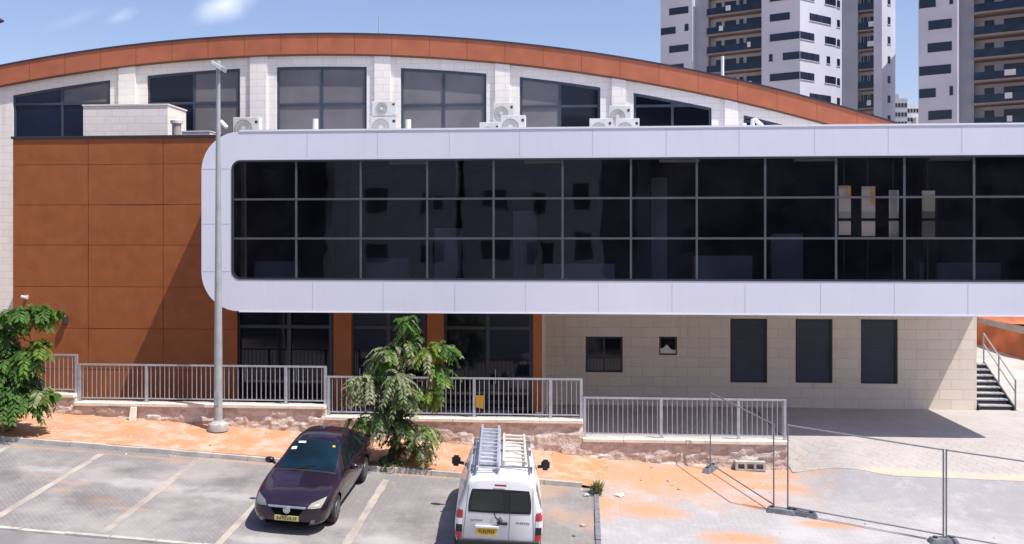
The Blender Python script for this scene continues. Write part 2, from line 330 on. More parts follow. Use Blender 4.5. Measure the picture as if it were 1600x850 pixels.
def thing(name, label, cat, loc, group=None):
    o = bpy.data.objects.new(name, None); C.objects.link(o); o.location = loc; o.empty_display_size = .3; ORG[o.name] = Vector(loc)
    return tag(o, label, cat, group)
def copy_part(o, parent, off):
    c = o.copy(); C.objects.link(c); c.parent = parent; c.location = Vector(o.location) + Vector(off); ORG[c.name] = ORG.get(o.name, Vector((0, 0, 0))); return c
def dup(root, loc, label, group=None, keep=lambda o: True):
    r = root.copy(); C.objects.link(r); r.location = loc; r['label'] = label
    if group: r['group'] = group
    for ch in root.children:
        c = ch.copy(); C.objects.link(c); c.parent = r
        for g in ch.children: d = g.copy(); C.objects.link(d); d.parent = c
    return r
def rrect(x0, x1, z0, z1, r, n=10):
    out = []
    for cx, cz, a0 in ((x1 - r, z0 + r, -90), (x1 - r, z1 - r, 0), (x0 + r, z1 - r, 90), (x0 + r, z0 + r, 180)):
        for i in range(n + 1): a = R(a0 + 90 * i / n); out.append((cx + r * math.cos(a), cz + r * math.sin(a)))
    return out
def sheet(name, x0, x1, y0, y1, fn, off, mat, step=.6, kind='structure', y0f=None):
    nx, ny = max(1, round((x1 - x0) / step)), max(1, round((y1 - y0) / step)); vs = []; fs = []
    for j in range(ny + 1):
        for i in range(nx + 1):
            x = x0 + (x1 - x0) * i / nx; ya = y0f(x) if y0f else y0; y = ya + (y1 - ya) * j / ny; vs.append((x, y, fn(x, y) + off))
    for j in range(ny):
        for i in range(nx): a = j * (nx + 1) + i; fs.append((a, a + 1, a + nx + 2, a + nx + 1))
    return MB().mesh(vs, fs).build(name, mat, kind=kind, smooth=True)

# ------------------------------------------------------------------ the ground
KY, WY = 24.42, 26.95                                # kerb line, retaining wall face
def coarse(x, y): return G(x, y) - .02
gb = MB(); xs = [-600, -200, -80] + [-40 + i for i in range(0, 81)] + [80, 200, 600]; ys = [-400, -120, -40] + [-20 + i for i in range(0, 81)] + [90, 200, 600]
gb.mesh([(x, y, G(x, y) - .06 - (.9 if KX + .5 < x < 40 and -8 < y < 33 else .25 if -34 < x < 5 and -8 < y < 27 else 0)) for y in ys for x in xs],
        [(j * len(xs) + i, j * len(xs) + i + 1, (j + 1) * len(xs) + i + 1, (j + 1) * len(xs) + i) for j in range(len(ys) - 1) for i in range(len(xs) - 1)])
gb.build('ground', 'bare_earth', kind='structure', smooth=True)
RY = 19.12
sheet('car_park', -34, KX, RY, KY, P, 0, 'car_park_paving')
sheet('road', -34, KX, -8, RY - .14, P, 0, 'asphalt', 1)
yd = sheet('yard', KX, 34, -8, 28.3, G, .0, 'yard_surface', .25)
tz_left = .45
sheet('terrace', 5.93, 34, 25.95, 33.05, G, .004 * 2, 'terrace_paving', .2, y0f=lambda x: 26.75 - .8 * sst(5.9, 8.6, x))
MB().box(-2.2, 5.9, 27.2, 33.05, -.35, 0).build('terrace', 'terrace_paving', kind='structure')
MB().box(-18.2, -2.2, 27.2, 33.3, -.3, tz_left).build('terrace', 'shaded_paving', kind='structure')
sheet('sidewalk', -34, KX + .3, KY + .14, WY + .1, lambda x, y: P(x, y) + .11 * sst(.5, -1.4, x), .004, 'sandy_sidewalk', .5)
kb = MB()
x = -34.0
while x < -.7:                                       # kerb stones with fine gaps
    for (a, b) in ((KY, KY + .14),): 
        x1 = x + .985; zz = [(P(x, KY)), (P(x1, KY))]; dz = random.uniform(-.006, .006)
        kb.hexa([(x, a, zz[0] - .2), (x1, a, zz[1] - .2), (x1, b, zz[1] - .2), (x, b, zz[0] - .2), (x, a + .015, zz[0] + .12 + dz), (x1, a + .015, zz[1] + .12 + dz), (x1, b, zz[1] + .12 + dz), (x, b, zz[0] + .12 + dz)])
    x += 1.0
kb.build('kerb', 'kerb_stone', kind='structure')
kb = MB(); x = -34.0
while x < KX:
    x1 = x + .97; dz = random.uniform(-.012, .012)
    kb.hexa([(x, RY - .14, P(x, RY) - .2), (x1, RY - .14, P(x1, RY) - .2), (x1, RY, P(x1, RY) - .2), (x, RY, P(x, RY) - .2), (x, RY - .14, P(x, RY) + .035 + dz), (x1, RY - .14, P(x1, RY) + .035 + dz), (x1, RY, P(x1, RY) + .03 + dz), (x, RY, P(x, RY) + .03 + dz)])
    x += 1.0
kb.build('road_kerb', 'kerb_stone', kind='structure')
kb = MB(); y = 17.0                                   # broken kerb along the right edge of the car park
while y < 23.6:
    dz = random.uniform(-.02, .02); z0, z1 = P(KX, y), P(KX, y + .96)
    kb.hexa([(KX - .1, y, z0 - .2), (KX + .02, y, z0 - .2), (KX + .02, y + .96, z1 - .2), (KX - .1, y + .96, z1 - .2), (KX - .1, y, z0 + .05 + dz), (KX + .02, y, z0 + .05 + dz), (KX + .02, y + .96, z1 + .05 + dz), (KX - .1, y + .96, z1 + .05 + dz)]); y += 1.0
kb.build('car_park_edge', 'concrete_dark', kind='structure')
for X, y0, y1 in ((-15.5, 19.3, 24.0), (-12.9, 19.25, 24.05), (-10.29, 19.25, 24.05), (-7.72, 19.2, 24.05), (-5.09, 19.2, 23.85), (-2.5, 19.2, 23.8)):
    b = MB(); nseg = 16
    for i in range(nseg):
        ya, yb = y0 + (y1 - y0) * i / nseg, y0 + (y1 - y0) * (i + 1) / nseg; wv = .092 + random.uniform(-.012, .012)
        b.face([(X - wv, ya, P(X - wv, ya) + .005), (X + wv, ya, P(X + wv, ya) + .005), (X + wv, yb, P(X + wv, yb) + .005), (X - wv, yb, P(X - wv, yb) + .005)])
    b.build('parking_line', 'line_paint', kind='structure')

# ------------------------------------------------------------------ the sports hall
HY = 33.1; XR = 13.5; GXR = 14.05
def arc(x): return 13.29 - 66 + math.sqrt(66 ** 2 - (x + 10.2) ** 2)
hall = thing('sports_hall', 'long stone hall with curved rust red roof edge and white glazed upper floor', 'building', (0, HY, 0))
FT = .70                                             # fascia depth
wins = [(20, 172), (230, 375), (432, 573), (626, 760), (812, 938), (990, 1112), (1162, 1262)]
wx = [(ax(a, HY, 180), ax(b, HY, 180)) for a, b in wins]
XL = -36.0; SILL = 9.0
def head(x): return arc(x) - FT - .42
wb = MB()
def column(x0, x1, zb, zt, y0, y1, n=6):
    for i in range(n):
        a, b = x0 + (x1 - x0) * i / n, x0 + (x1 - x0) * (i + 1) / n
        wb.hexa([(a, y0, zb(a)), (b, y0, zb(b)), (b, y1, zb(b)), (a, y1, zb(a)), (a, y0, zt(a)), (b, y0, zt(b)), (b, y1, zt(b)), (a, y1, zt(a))])
top = lambda x: arc(x) - .1
edges = [XL] + [e for p in wx for e in p] + [XR]
for i in range(0, len(edges), 2): column(edges[i], edges[i + 1], lambda x: 3.8, top, HY, HY + .35)
for a, b in wx:
    column(a, b, head, top, HY, HY + .35); column(a, b, lambda x: 3.8, lambda x: SILL, HY, HY + .35, 1)
wb.box(XL, -17.9, HY, HY + .35, -2, 3.8)
wb.box(XR - .35, XR, HY + .35, HY + 26, -.5, 8.6); wb.box(XL, XL + .3, HY + .35, HY + 26, -.5, 8); wb.box(XL, XR, HY + 26, HY + 26.3, -.5, 8)
wb.build('upper_wall', 'pale_limestone', hall)
# pilasters
pil = [(-60, -32), (187, 213), (392, 418), (586, 611), (774, 797), (956, 978), (1132, 1153)]
for a, b in pil:
    x0, x1 = ax(a, HY, 180), ax(b, HY, 180); p = MB()
    z0 = -1.5 if a < 0 else 9.0
    p.hexa([(x0, HY - .1, z0), (x1, HY - .1, z0), (x1, HY, z0), (x0, HY, z0), (x0, HY - .1, arc(x0) - FT + .1), (x1, HY - .1, arc(x1) - FT + .1), (x1, HY, arc(x1) - FT + .1), (x0, HY, arc(x0) - FT + .1)])
    p.build('pilaster', 'pale_limestone', hall)
# roof and fascia
fb = MB(); rb = MB(); N = 72; FX1 = XR + .05
for i in range(N):
    a, b = XL + (FX1 - XL) * i / N, XL + (FX1 - XL) * (i + 1) / N
    fb.hexa([(a, HY - .15, arc(a) - FT), (b, HY - .15, arc(b) - FT), (b, HY - .02, arc(b) - FT), (a, HY - .02, arc(a) - FT), (a, HY - .15, arc(a)), (b, HY - .15, arc(b)), (b, HY - .02, arc(b)), (a, HY - .02, arc(a))])
    fb.hexa([(a, HY - .18, arc(a) + .0), (b, HY - .18, arc(b) + .0), (b, HY + .3, arc(b)), (a, HY + .3, arc(a)), (a, HY - .18, arc(a) + .06), (b, HY - .18, arc(b) + .06), (b, HY + .3, arc(b) + .06), (a, HY + .3, arc(a) + .06)], 1)
    fb.hexa([(a, HY - .16, arc(a) - FT - .05), (b, HY - .16, arc(b) - FT - .05), (b, HY - .03, arc(b) - FT - .05), (a, HY - .03, arc(a) - FT - .05), (a, HY - .16, arc(a) - FT), (b, HY - .16, arc(b) - FT), (b, HY - .03, arc(b) - FT), (a, HY - .03, arc(a) - FT)], 2)
    rb.hexa([(a, HY + .3, arc(a) - .25), (b, HY + .3, arc(b) - .25), (b, HY + 26.3, arc(b) - .25), (a, HY + 26.3, arc(a) - .25), (a, HY + .3, arc(a) + .02), (b, HY + .3, arc(b) + .02), (b, HY + 26.3, arc(b) + .02), (a, HY + 26.3, arc(a) + .02)])
x = XL + .6
while x < XR: fb.box(x, x + .014, HY - .1515, HY - .1, arc(x) - FT + .01, arc(x) - .01, 3); x += 1.36
fb.build('roof_fascia', ['rust_fascia', 'dark_frame', 'dark_joint', 'dark_joint'], hall)
rb.build('roof', 'roofing', hall, smooth=30)
# clerestory windows
patt = [('GGGB', .47), ('GBBd', .5), ('BBBB', .5), ('BBBB', .5), ('BGBG', .5), ('GGGB', .5), ('GGGG', .5)]   # lower-left, upper-left ...
panes = {0: 'gggb', 1: 'gkbb', 2: 'bbbb', 3: 'bbbb', 4: 'bbkk', 5: 'kkkb', 6: 'kkkk'}
pm_ = {'b': 'blind_glass', 'k': 'black_glass', 'g': 'tower_glass'}
trz = [163, 162, 164, 165, 167, 166, 190]
for i, (a, b) in enumerate(wx):
    xm = a + (b - a) * .5; zt_ = az((wins[i][0] + wins[i][1]) / 2, trz[i], HY + .2); y0, y1 = HY + .06, HY + .13; w = .045
    fr_ = MB()
    for xx in (a + w, xm, b - w): 
        z = head(xx); fr_.box(xx - w, xx + w, y0, y1, SILL, z - .02)
    fr_.box(a, b, y0 - .002, y1, zt_ - w, zt_ + w); fr_.box(a, b, y0 - .004, y1, SILL, SILL + .08)
    for k in range(5):
        p0, p1 = a + (b - a) * k / 5, a + (b - a) * (k + 1) / 5
        fr_.hexa([(p0, y0 - .004, head(p0) - .1), (p1, y0 - .004, head(p1) - .1), (p1, y1, head(p1) - .1), (p0, y1, head(p0) - .1), (p0, y0 - .004, head(p0)), (p1, y0 - .004, head(p1)), (p1, y1, head(p1)), (p0, y1, head(p0))])
    f_ = fr_.build('window', 'window_frame', hall)
    for k, (p0, p1) in enumerate(((a, xm), (xm, b))):
        for j in (0, 1):                              # 0 lower, 1 upper
            ch = panes[i][k * 2 + j]; g_ = MB()
            zz = (SILL, SILL, zt_, zt_) if j == 0 else (zt_, zt_, head(p1), head(p0))
            g_.face([(p0, y0 + .03, zz[0]), (p1, y0 + .03, zz[1]), (p1, y0 + .03, zz[2]), (p0, y0 + .03, zz[3])]); g_.build('pane', pm_[ch], f_)

# white glazed gallery
GY = 27.4; X0, Z0, Z1 = -11.54, 3.68, 9.12; GR = 1.18
IX0, IX1 = -10.60, GXR - .94; IZ0, IZ1 = az(800, 438, GY), az(800, 247.5, GY)
outer = rrect(X0, GXR, Z0, Z1, GR); inner = rrect(IX0, IX1, IZ0, IZ1, .27); no = len(outer)
sb_ = MB(); vs = [(x, GY, z) for x, z in outer] + [(x, GY, z) for x, z in inner] + [(x, HY - .01, z) for x, z in outer] + [(x, GY + .07, z) for x, z in inner]
fs = []
for i in range(no):
    j = (i + 1) % no; fs += [(i, j, no + j, no + i), (i, 2 * no + i, 2 * no + j, j), (no + i, no + j, 3 * no + j, 3 * no + i)]
sb_.mesh(vs, fs)
xj = [ax(p, GY, 225) for p in (480, 590, 702, 812, 926, 1041, 1155, 1273, 1388, 1503)] 
xj += [xj[-1] + 2.07 * k for k in (1,)]
for xx in xj:
    sb_.box(xx - .009, xx + .009, GY - .003, GY + .02, IZ1 + .06, Z1 - .03, 1); sb_.box(xx + .16, xx + .178, GY - .003, GY + .02, Z0 + .03, IZ0 - .06, 1)
for py in (264, 350, 424): z = az(335, py, GY); sb_.box(X0 + .02, IX0 - .05, GY - .003, GY + .02, z - .01, z + .01, 1)
# drip edges along top and bottom; bright colour puts in the sunlit top lip
sb_.box(X0 + GR, GXR - GR, GY - .02, GY + .12, Z1, Z1 + .05, 2); sb_.box(X0 + GR, GXR - GR, GY - .012, GY + .06, Z0 - .025, Z0 + .012, 2)
sh = sb_.build('gallery_shell', ['white_cladding', 'cladding_joint', 'bright_trim'], hall, smooth=40)
ob = rrect(IX0 - .004, IX1 + .004, IZ0 - .004, IZ1 + .004, .274); ib = rrect(IX0 + .05, IX1 - .05, IZ0 + .05, IZ1 - .05, .22); fb = MB(); k = len(ob)
fb.mesh([(x, GY - .012, z) for x, z in ob] + [(x, GY - .012, z) for x, z in ib] + [(x, GY + .06, z) for x, z in ib] + [(x, GY + .0, z) for x, z in ob],
        [f for i in range(k) for f in ((i, (i + 1) % k, k + (i + 1) % k, k + i), (k + i, k + (i + 1) % k, 2 * k + (i + 1) % k, 2 * k + i), (i, 3 * k + i, 3 * k + (i + 1) % k, (i + 1) % k))])
fb.build('gallery_frame', 'dark_frame', sh)
gx = [ax(p, GY, 340) for p in (362, 462, 563, 667, 771, 879, 986, 1089, 1196, 1307, 1414, 1523)]; gx[0] = IX0; gx.append(IX1)
gz = [IZ0, az(800, 372.5, GY), az(800, 310, GY), IZ1]
mb_ = MB()
for xx in gx[1:-1]: mb_.box(xx - .03, xx + .03, GY + .035, GY + .095, IZ0, IZ1 - .03)
for z in gz[1:-1]: mb_.box(IX0, IX1, GY + .033, GY + .09, z - .03, z + .03)
mb_.build('mullion', 'mullion', sh)
for i in range(len(gx) - 1):
    for j in range(3):
        g_ = MB(); tl = [random.uniform(-.0015, .0015) for _ in range(2)]
        ya, yb, yc, yd_ = GY + .07 + tl[0], GY + .07 - tl[0], GY + .07 - tl[0] + tl[1], GY + .07 + tl[0] + tl[1]
        g_.face([(gx[i], ya, gz[j]), (gx[i + 1], yb, gz[j]), (gx[i + 1], yc, gz[j + 1]), (gx[i], yd_, gz[j + 1])]); g_.build('glass_pane', 'tinted_glass', sh)
ib_ = MB(); ib_.box(X0 + .5, GXR - .5, GY + .12, HY - .1, IZ0 - .5, IZ0 - .35); ib_.box(X0 + .5, GXR - .5, GY + .12, HY - .1, IZ1 + .1, IZ1 + .25); ib_.box(X0 + .2, GXR - .2, HY - .3, HY - .1, Z0 + .3, Z1 - .3)
for px in (560, 1005, 1450): x = ax(px, GY + 2, 340); ib_.box(x - .2, x + .2, GY + 1.8, GY + 2.2, IZ0 - .4, IZ1 + .2)
ib_.box(GXR - .42, GXR - .35, GY + .12, HY - .1, IZ0 - .4, IZ1 + .2); ib_.box(X0 + .35, X0 + .42, GY + .12, HY - .1, IZ0 - .4, IZ1 + .2)
ib_.build('gallery_interior', 'dark_interior', hall)
random.seed(31)
for px, w, z0, z1, yy in ((600, 1.6, IZ0 - .35, IZ0 + .6, 2.6), (700, .9, IZ0 - .35, IZ0 + 1.6, 3.4), (905, 2.2, IZ0 - .35, IZ0 + .45, 1.6), (1030, .5, IZ0 - .35, IZ1 - .4, 2.8), (1130, 1.8, IZ0 - .35, IZ0 + .7, 2.2), (1230, 1.0, IZ0 - .35, IZ0 + 1.4, 3.2), (1500, 2.4, IZ0 - .35, IZ0 + .5, 1.8), (820, .8, IZ0 - .35, IZ0 + 2.2, 4.4), (430, 1.4, IZ0 - .35, IZ0 + .5, 2.0)):
    x = ax(px, GY + yy, 340); b = MB(); b.box(x - w / 2, x + w / 2, GY + yy, GY + yy + .4, z0, z1); b.build('partition', 'interior_light', hall)
for px in (640, 850, 1060, 1270, 1480):
    x = ax(px, GY + 1.6, 300); b = MB(); b.box(x - .6, x + .6, GY + 1.3, GY + 1.6, IZ1 - .02, IZ1 + .05); b.build('ceiling_panel', 'white_panel', hall)
MB().box(X0 + GR, GXR - GR, GY + .3, HY - .02, 8.95, 9.02).build('gallery_roof', 'roofing', hall)

# brown cladding block at the left
BY = 29.1; BX0, BX1 = ax(20, BY, 300), -11.6; BZ = az(180, 213, BY)
BXR = at(371, 560, BY).x + .55; EXR = at(846, 560, BY).x
js = [ax(138, BY, 300), ax(255, BY, 300)]
jz = [az(140, y, BY) for y in (577, 513, 448, 383, 320, 257)]
b = MB(); b.box(BX0 + .01, BXR - .56, BY + .03, HY - .01, -.5, BZ - .06, 1); b.box(BX0, BX0 + .01, BY + .03, HY - .01, -.5, BZ - .06)
cx0 = [BX0, *js, BXR - .55]; cz0 = [-.4, *jz, BZ - .06]; random.seed(21)
for i in range(3):
    for k in range(len(cz0) - 1):
        x0, x1, z0, z1 = cx0[i] + .007, cx0[i + 1] - .007, cz0[k] + .006, cz0[k + 1] - .006; vs, fs, nx_, nz_ = [], [], 8, 5; tl = [random.uniform(-.004, .004) for _ in range(4)]
        for jz_ in range(nz_ + 1):
            for ix_ in range(nx_ + 1):
                u, v = ix_ / nx_, jz_ / nz_; bow = .007 * noise.noise(Vector((i * 7 + u * 2.2, k * 5 + v * 1.7, 2))) - .006 * (1 - abs(2 * v - 1)) * random.uniform(.8, 1.2)
                vs.append((x0 + (x1 - x0) * u, BY + bow + tl[0] + (tl[1]) * u + tl[2] * v, z0 + (z1 - z0) * v))
        b.mesh(vs, [(q * (nx_ + 1) + p_, q * (nx_ + 1) + p_ + 1, (q + 1) * (nx_ + 1) + p_ + 1, (q + 1) * (nx_ + 1) + p_) for q in range(nz_) for p_ in range(nx_)])
bk = b.build('brown_block', ['rust_panel', 'dark_joint'], hall, smooth=30)
MB().box(BX0 - .04, BXR - .5, BY - .05, BY + .25, BZ - .06, BZ + .02).build('coping', 'dark_frame', bk)
MB().box(BX0, BXR - .5, BY + .25, HY - .02, BZ - .3, BZ - .1).build('block_roof', 'roofing', bk)
# stone stair head on the block roof
sx0, sx1 = ax(130, 31.2, 190), ax(262, 31.2, 190); sz = az(200, 165, 31.2)
b = MB(); b.box(sx0, sx1, 31.2, 32.7, BZ - .2, sz); st = b.build('roof_parapet', 'pale_limestone', hall)
MB().box(sx0 - .03, sx1 + .03, 31.17, 32.73, sz, sz + .05).build('coping', 'cap_stone', st)

# entrance under the gallery
DY = BY + .25
piers = [(521, 549), (667, 693), (833, 846)]
for a, c in piers: b = MB(); b.box(ax(a, BY, 540), ax(c, BY, 540), BY, DY + .3, tz_left, 3.9); b.build('entrance_pier', 'rust_panel', hall)
for (a, c, mids) in ((371, 521, (.55,)), (549, 667, (.5,)), (693, 833, (.5,))):
    x0, x1 = ax(a, DY, 540), ax(c, DY, 540); f_ = MB(); w = .06
    xs_ = [x0 + w, *[x0 + (x1 - x0) * m_ for m_ in mids], x1 - w]
    for xx in xs_: f_.box(xx - w, xx + w, DY - .1, DY, tz_left, 3.85)
    zt_ = 3.05
    for z in (zt_, tz_left + .05): f_.box(x0, x1, DY - .103, DY, z - .05, z + .05)
    fo = f_.build('entrance_door', 'dark_frame', hall)
    for k in range(len(xs_) - 1):
        for z0, z1 in ((tz_left + .1, zt_ - .05), (zt_ + .05, 3.85)):
            MB().face([(xs_[k] + w, DY - .05, z0), (xs_[k + 1] - w, DY - .05 + random.uniform(-.01, .01), z0), (xs_[k + 1] - w, DY - .05, z1), (xs_[k] + w, DY - .05, z1)]) if False else None
            g_ = MB(); g_.face([(xs_[k] + w, DY - .05, z0), (xs_[k + 1] - w, DY - .05, z0), (xs_[k + 1] - w, DY - .045, z1), (xs_[k] + w, DY - .05, z1)]); g_.build('pane', 'black_glass', fo)
        hb = MB(); xc = xs_[k] + .25; hb.tube([(xc, DY - .14, 1.3), (xc, DY - .14, 1.75)], .015); hb.build('handle', 'galvanised', fo)
b = MB(); b.box(BXR - .55, EXR, DY - .1, DY + .2, 3.85, 4.0); b.build('entrance_lintel', 'dark_frame', hall)
b = MB(); b.box(EXR - .2, EXR - .002, BY + .02, HY - .1, tz_left - .6, 3.79); b.build('entrance_side_wall', 'limestone', hall)
b = MB(); b.box(BXR - .6, EXR - .2, DY + .5, DY + .6, tz_left - .3, 3.9); b.build('entrance_hall', 'dark_interior', hall)
# lower stone wall with its windows
LXs = ax(847, HY - .12, 540); low = [(915, 973, 526, 582), (1030, 1058, 526, 555), (1141, 1199, 498, 598), (1243, 1301, 498.5, 598.5), (1345, 1403, 499, 600)]
b = MB(); FYw = HY - .12
lw = [(ax(a, FYw, 550), ax(c, FYw, 550), az((a + c) / 2, z1, FYw), az((a + c) / 2, z0, FYw)) for a, c, z0, z1 in low]
cur = LXs
for (a, c, z0, z1) in lw:
    b.box(cur, a, FYw, HY + .2, -.3, 3.8); b.box(a, c, FYw, HY + .2, -.3, z0); b.box(a, c, FYw, HY + .2, z1, 3.8); cur = c
b.box(cur, XR, FYw, HY + .2, -.3, 3.8)
b.build('lower_wall', 'limestone', hall)
for i, (a, c, z0, z1) in enumerate(lw):
    f_ = MB(); w = .035; y0, y1 = FYw + .09, FYw + .15
    f_.box(a, a + 2 * w, y0, y1, z0, z1); f_.box(c - 2 * w, c, y0, y1, z0, z1); f_.box(a, c, y0 - .002, y1, z0, z0 + 2 * w); f_.box(a, c, y0 - .002, y1, z1 - 2 * w, z1)
    if i == 0: f_.box((a + c) / 2 - w, (a + c) / 2 + w, y0, y1, z0, z1); f_.box(a, c, y0 - .004, y1, (z0 * .6 + z1 * .4) - w, (z0 * .6 + z1 * .4) + w)
    fo = f_.build('window', 'dark_frame', hall)
    if i >= 2:                                       # roller shutter with its slats
        g_ = MB(); z = z0 + .06
        while z < z1 - .06: g_.hexa([(a + .05, y0 + .035, z), (c - .05, y0 + .035, z), (c - .05, y1, z), (a + .05, y1, z), (a + .05, y0 + .045, z + .055), (c - .05, y0 + .045, z + .055), (c - .05, y1, z + .055), (a + .05, y1, z + .055)]); z += .06
        g_.build('shutter', 'window_frame', fo)
    else:
        g_ = MB(); g_.face([(a, y0 + .03, z0), (c, y0 + .03, z0), (c, y0 + .03, z1), (a, y0 + .03, z1)]); g_.build('pane', 'black_glass', fo)
# crumpled white sheet in the little window
a, c, z0, z1 = lw[1]; b = MB(); pts = []
ny, nz = 10, 6
for j in range(nz + 1):
    for i in range(ny + 1):
        u, v = i / ny, j / nz; hgt = (.26 + .22 * math.exp(-((u - .42) / .16) ** 2) - .08 * u) * (z1 - z0) * 1.1
        pts.append((a + .04 + (c - a - .08) * u, FYw + .075 - .03 * noise.noise((u * 5, v * 4, 1)), z0 + .05 + v * hgt))
b.mesh(pts, [(j * (ny + 1) + i, j * (ny + 1) + i + 1, (j + 1) * (ny + 1) + i + 1, (j + 1) * (ny + 1) + i) for j in range(nz) for i in range(ny)])
o = b.build('plastic_sheet', 'paper', smooth=True); so = o.modifiers.new('thick', 'SOLIDIFY'); so.thickness = .01
tag(o, 'crumpled white sheet stuffed in the tiny square window of the stone wall', 'sheet')
# lit white strips standing behind the gallery glass
for i, (px, w, y0, y1, lab) in enumerate(((1320, 19, 290, 367, 'white strip behind the gallery glass, leftmost of four, amber at its top'), (1357, 21, 291, 369, 'widest white strip behind the gallery glass, second of four, with a long amber edge'), (1397, 15, 297, 372, 'plain narrow white strip behind the gallery glass, third of four'), (1451, 20, 298, 374, 'white strip behind the gallery glass, right end of four, set apart from the rest'))):
    x0, x1 = ax(px - w / 2, GY + .19, 330), ax(px + w / 2, GY + .19, 330); z0, z1 = az(px, y1, GY + .19), az(px, y0, GY + .19); zm = az(px, 343, GY + .19)
    t = thing('hanging_strip', lab, 'wall strip', ((x0 + x1) / 2, GY + .21, IZ0 - .35), 'white strips behind the gallery glass')
    b = MB(); b.box(x0, x1, GY + .19, GY + .25, zm + .04, z1); b.box(x0, x1, GY + .19, GY + .25, z0, zm - .04); b.build('strip_panel', 'white_panel', t); b = MB(); b.box((x0 + x1) / 2 - .02, (x0 + x1) / 2 + .02, GY + .26, GY + .29, IZ0 - .35, IZ1 + .1); b.build('hanger', 'dark_interior', t)
    if i < 2: b = MB(); b.box(x1 - .12, x1, GY + .182, GY + .189, z1 - (.5 if i else .35), z1); b.build('amber_edge', 'amber_panel', t)
# fittings on the brown block
p = at(104, 500, BY); t = thing('wall_lantern', 'small dark lantern on the brown cladding above the fence', 'wall lamp', p)
b = MB(); b.box(p.x - .05, p.x + .05, BY - .04, BY - .003, p.z - .13, p.z + .13); b.build('back_plate', 'dark_metal', t)
b = MB(); b.lathe([(.05, -.15), (.075, -.12), (.075, .12), (.05, .16)], (p.x, BY - .12, p.z), n=12); b.build('lamp_body', 'dark_metal', t)
p = at(43, 463, BY); t = thing('security_camera', 'small white camera high on the brown cladding above the left tree', 'camera', p)
b = MB(); b.box(p.x - .04, p.x + .04, BY - .1, BY - .003, p.z - .04, p.z + .04); b.build('bracket', 'ac_white', t)
b = MB(); b.tube([(p.x - .1, BY - .16, p.z), (p.x + .12, BY - .2, p.z - .04)], .05, 10); b.build('camera_body', 'ac_white', t)
# pale banner at the entrance behind the bars
x0, x1 = ax(789, 30.4, 608), ax(836, 30.4, 608); z0, z1 = tz_left, az(810, 597, 30.4); t = thing('display_board', 'low pale board standing by the entrance, seen through the railing', 'board', ((x0 + x1) / 2, 30.4, tz_left))
b = MB(); b.box(x0, x1, 30.38, 30.42, z1 - .55, z1); b.build('board_panel', 'white_panel', t)
for xx in (x0 + .06, x1 - .06): b = MB(); b.box(xx - .02, xx + .02, 30.37, 30.43, z0, z1 - .55); b.build('leg', 'galvanised', t)

# ------------------------------------------------------------------ roof equipment
RD = 9.02
def ac_unit(name, label, px0, px1, py, Y, zb, group='air conditioners on the gallery roof'):
    x0, x1 = ax(px0, Y, 185), ax(px1, Y, 185); z1 = az((px0 + px1) / 2, py, Y); z0 = zb; w = x1 - x0
    t = thing(name, label, 'air conditioner', ((x0 + x1) / 2, Y + .17, z0), group)
    hb = min(.75, z1 - z0 - .02); zc0 = z1 - hb
    b = MB(); b.box(x0, x1, Y, Y + .34, zc0, z1); b.build('casing', 'ac_white', t, bevel=.015)
    r = min(hb * .40, w * .33); cx, cz = x0 + w * .40, zc0 + hb * .5
    b = MB(); b.lathe([(r * .99, -.008), (r, -.014), (r * .9, -.014), (r * .88, -.008)], (cx, Y, cz), 'y', 24, caps=False)
    for k in range(1, 4): rr = r * .85 * k / 4; b.lathe([(rr, -.008), (rr + .012, -.008), (rr + .012, -.012), (rr, -.012)], (cx, Y, cz), 'y', 20, caps=False)
    g_ = b.build('fan_guard', 'ac_grey', t)
    b = MB(); b.lathe([(r * .9, -.002), (r * .9, -.006)], (cx, Y, cz), 'y', 24); b.build('fan_opening', 'ac_dim', t)
    b = MB(); b.lathe([(r * .25, -.008), (r * .25, -.018)], (cx, Y, cz), 'y', 14); b.build('fan_hub', 'ac_white', t)
    b = MB(); b.box(x1 - w * .16, x1 - w * .06, Y - .006, Y - .001, z1 - hb * .28, z1 - hb * .16); b.build('badge', 'dark_frame', t)
    b = MB()
    for xx in (x0 + .1, x1 - .1): b.box(xx - .03, xx + .03, Y + .02, Y + .32, z0, zc0)
    b.build('foot', 'galvanised', t)
    return t, z1
l, zt1 = ac_unit('air_conditioner', 'lower white air conditioner of the stacked pair between the middle windows', 578, 620, 182, 31.8, RD)
ac_unit('air_conditioner', 'upper white air conditioner on top of the other between the middle windows', 581, 619, 158, 31.8, zt1)
ac_unit('air_conditioner', 'white air conditioner raised on a stand behind the cluster right of the middle', 770, 803, 160, 32.2, RD)
ac_unit('air_conditioner', 'wide low white air conditioner in front of the raised one right of the middle', 782, 821, 180, 30.2, RD)
ac_unit('air_conditioner', 'flat white air conditioner barely showing left of the cluster right of the middle', 749, 780, 191, 30.8, RD)
ac_unit('air_conditioner', 'square white air conditioner topping the right hand cluster', 951, 986, 165, 32.1, RD)
ac_unit('air_conditioner', 'low white air conditioner at the left foot of the right hand cluster', 921, 957, 185, 30.4, RD)
ac_unit('air_conditioner', 'low white air conditioner at the right foot of the right hand cluster', 962, 999, 185, 30.6, RD)
ac_unit('air_conditioner', 'lone white air conditioner beside the lamp post at the gallery roof end', 364, 405, 183, 30.6, RD)
def pipe(name, label, px, py, Y, r, elbow=0):
    p = at(px, py, Y); b = MB()
    pts = [(p.x, Y, RD), (p.x, Y, p.z - .1)] + ([(p.x, Y, p.z - .02), (p.x + elbow * .08, Y, p.z), (p.x + elbow * .3, Y - .05, p.z - .22)] if elbow else [(p.x, Y, p.z)])
    b.tube(pts, r, 12); o = b.build(name, 'white_paint', smooth=40); tag(o, label, 'vent pipe', 'white vent pipes on the roof')
pipe('vent_pipe', 'short white vent pipe standing before the third window from the left', 493, 186, 30.5, .09)
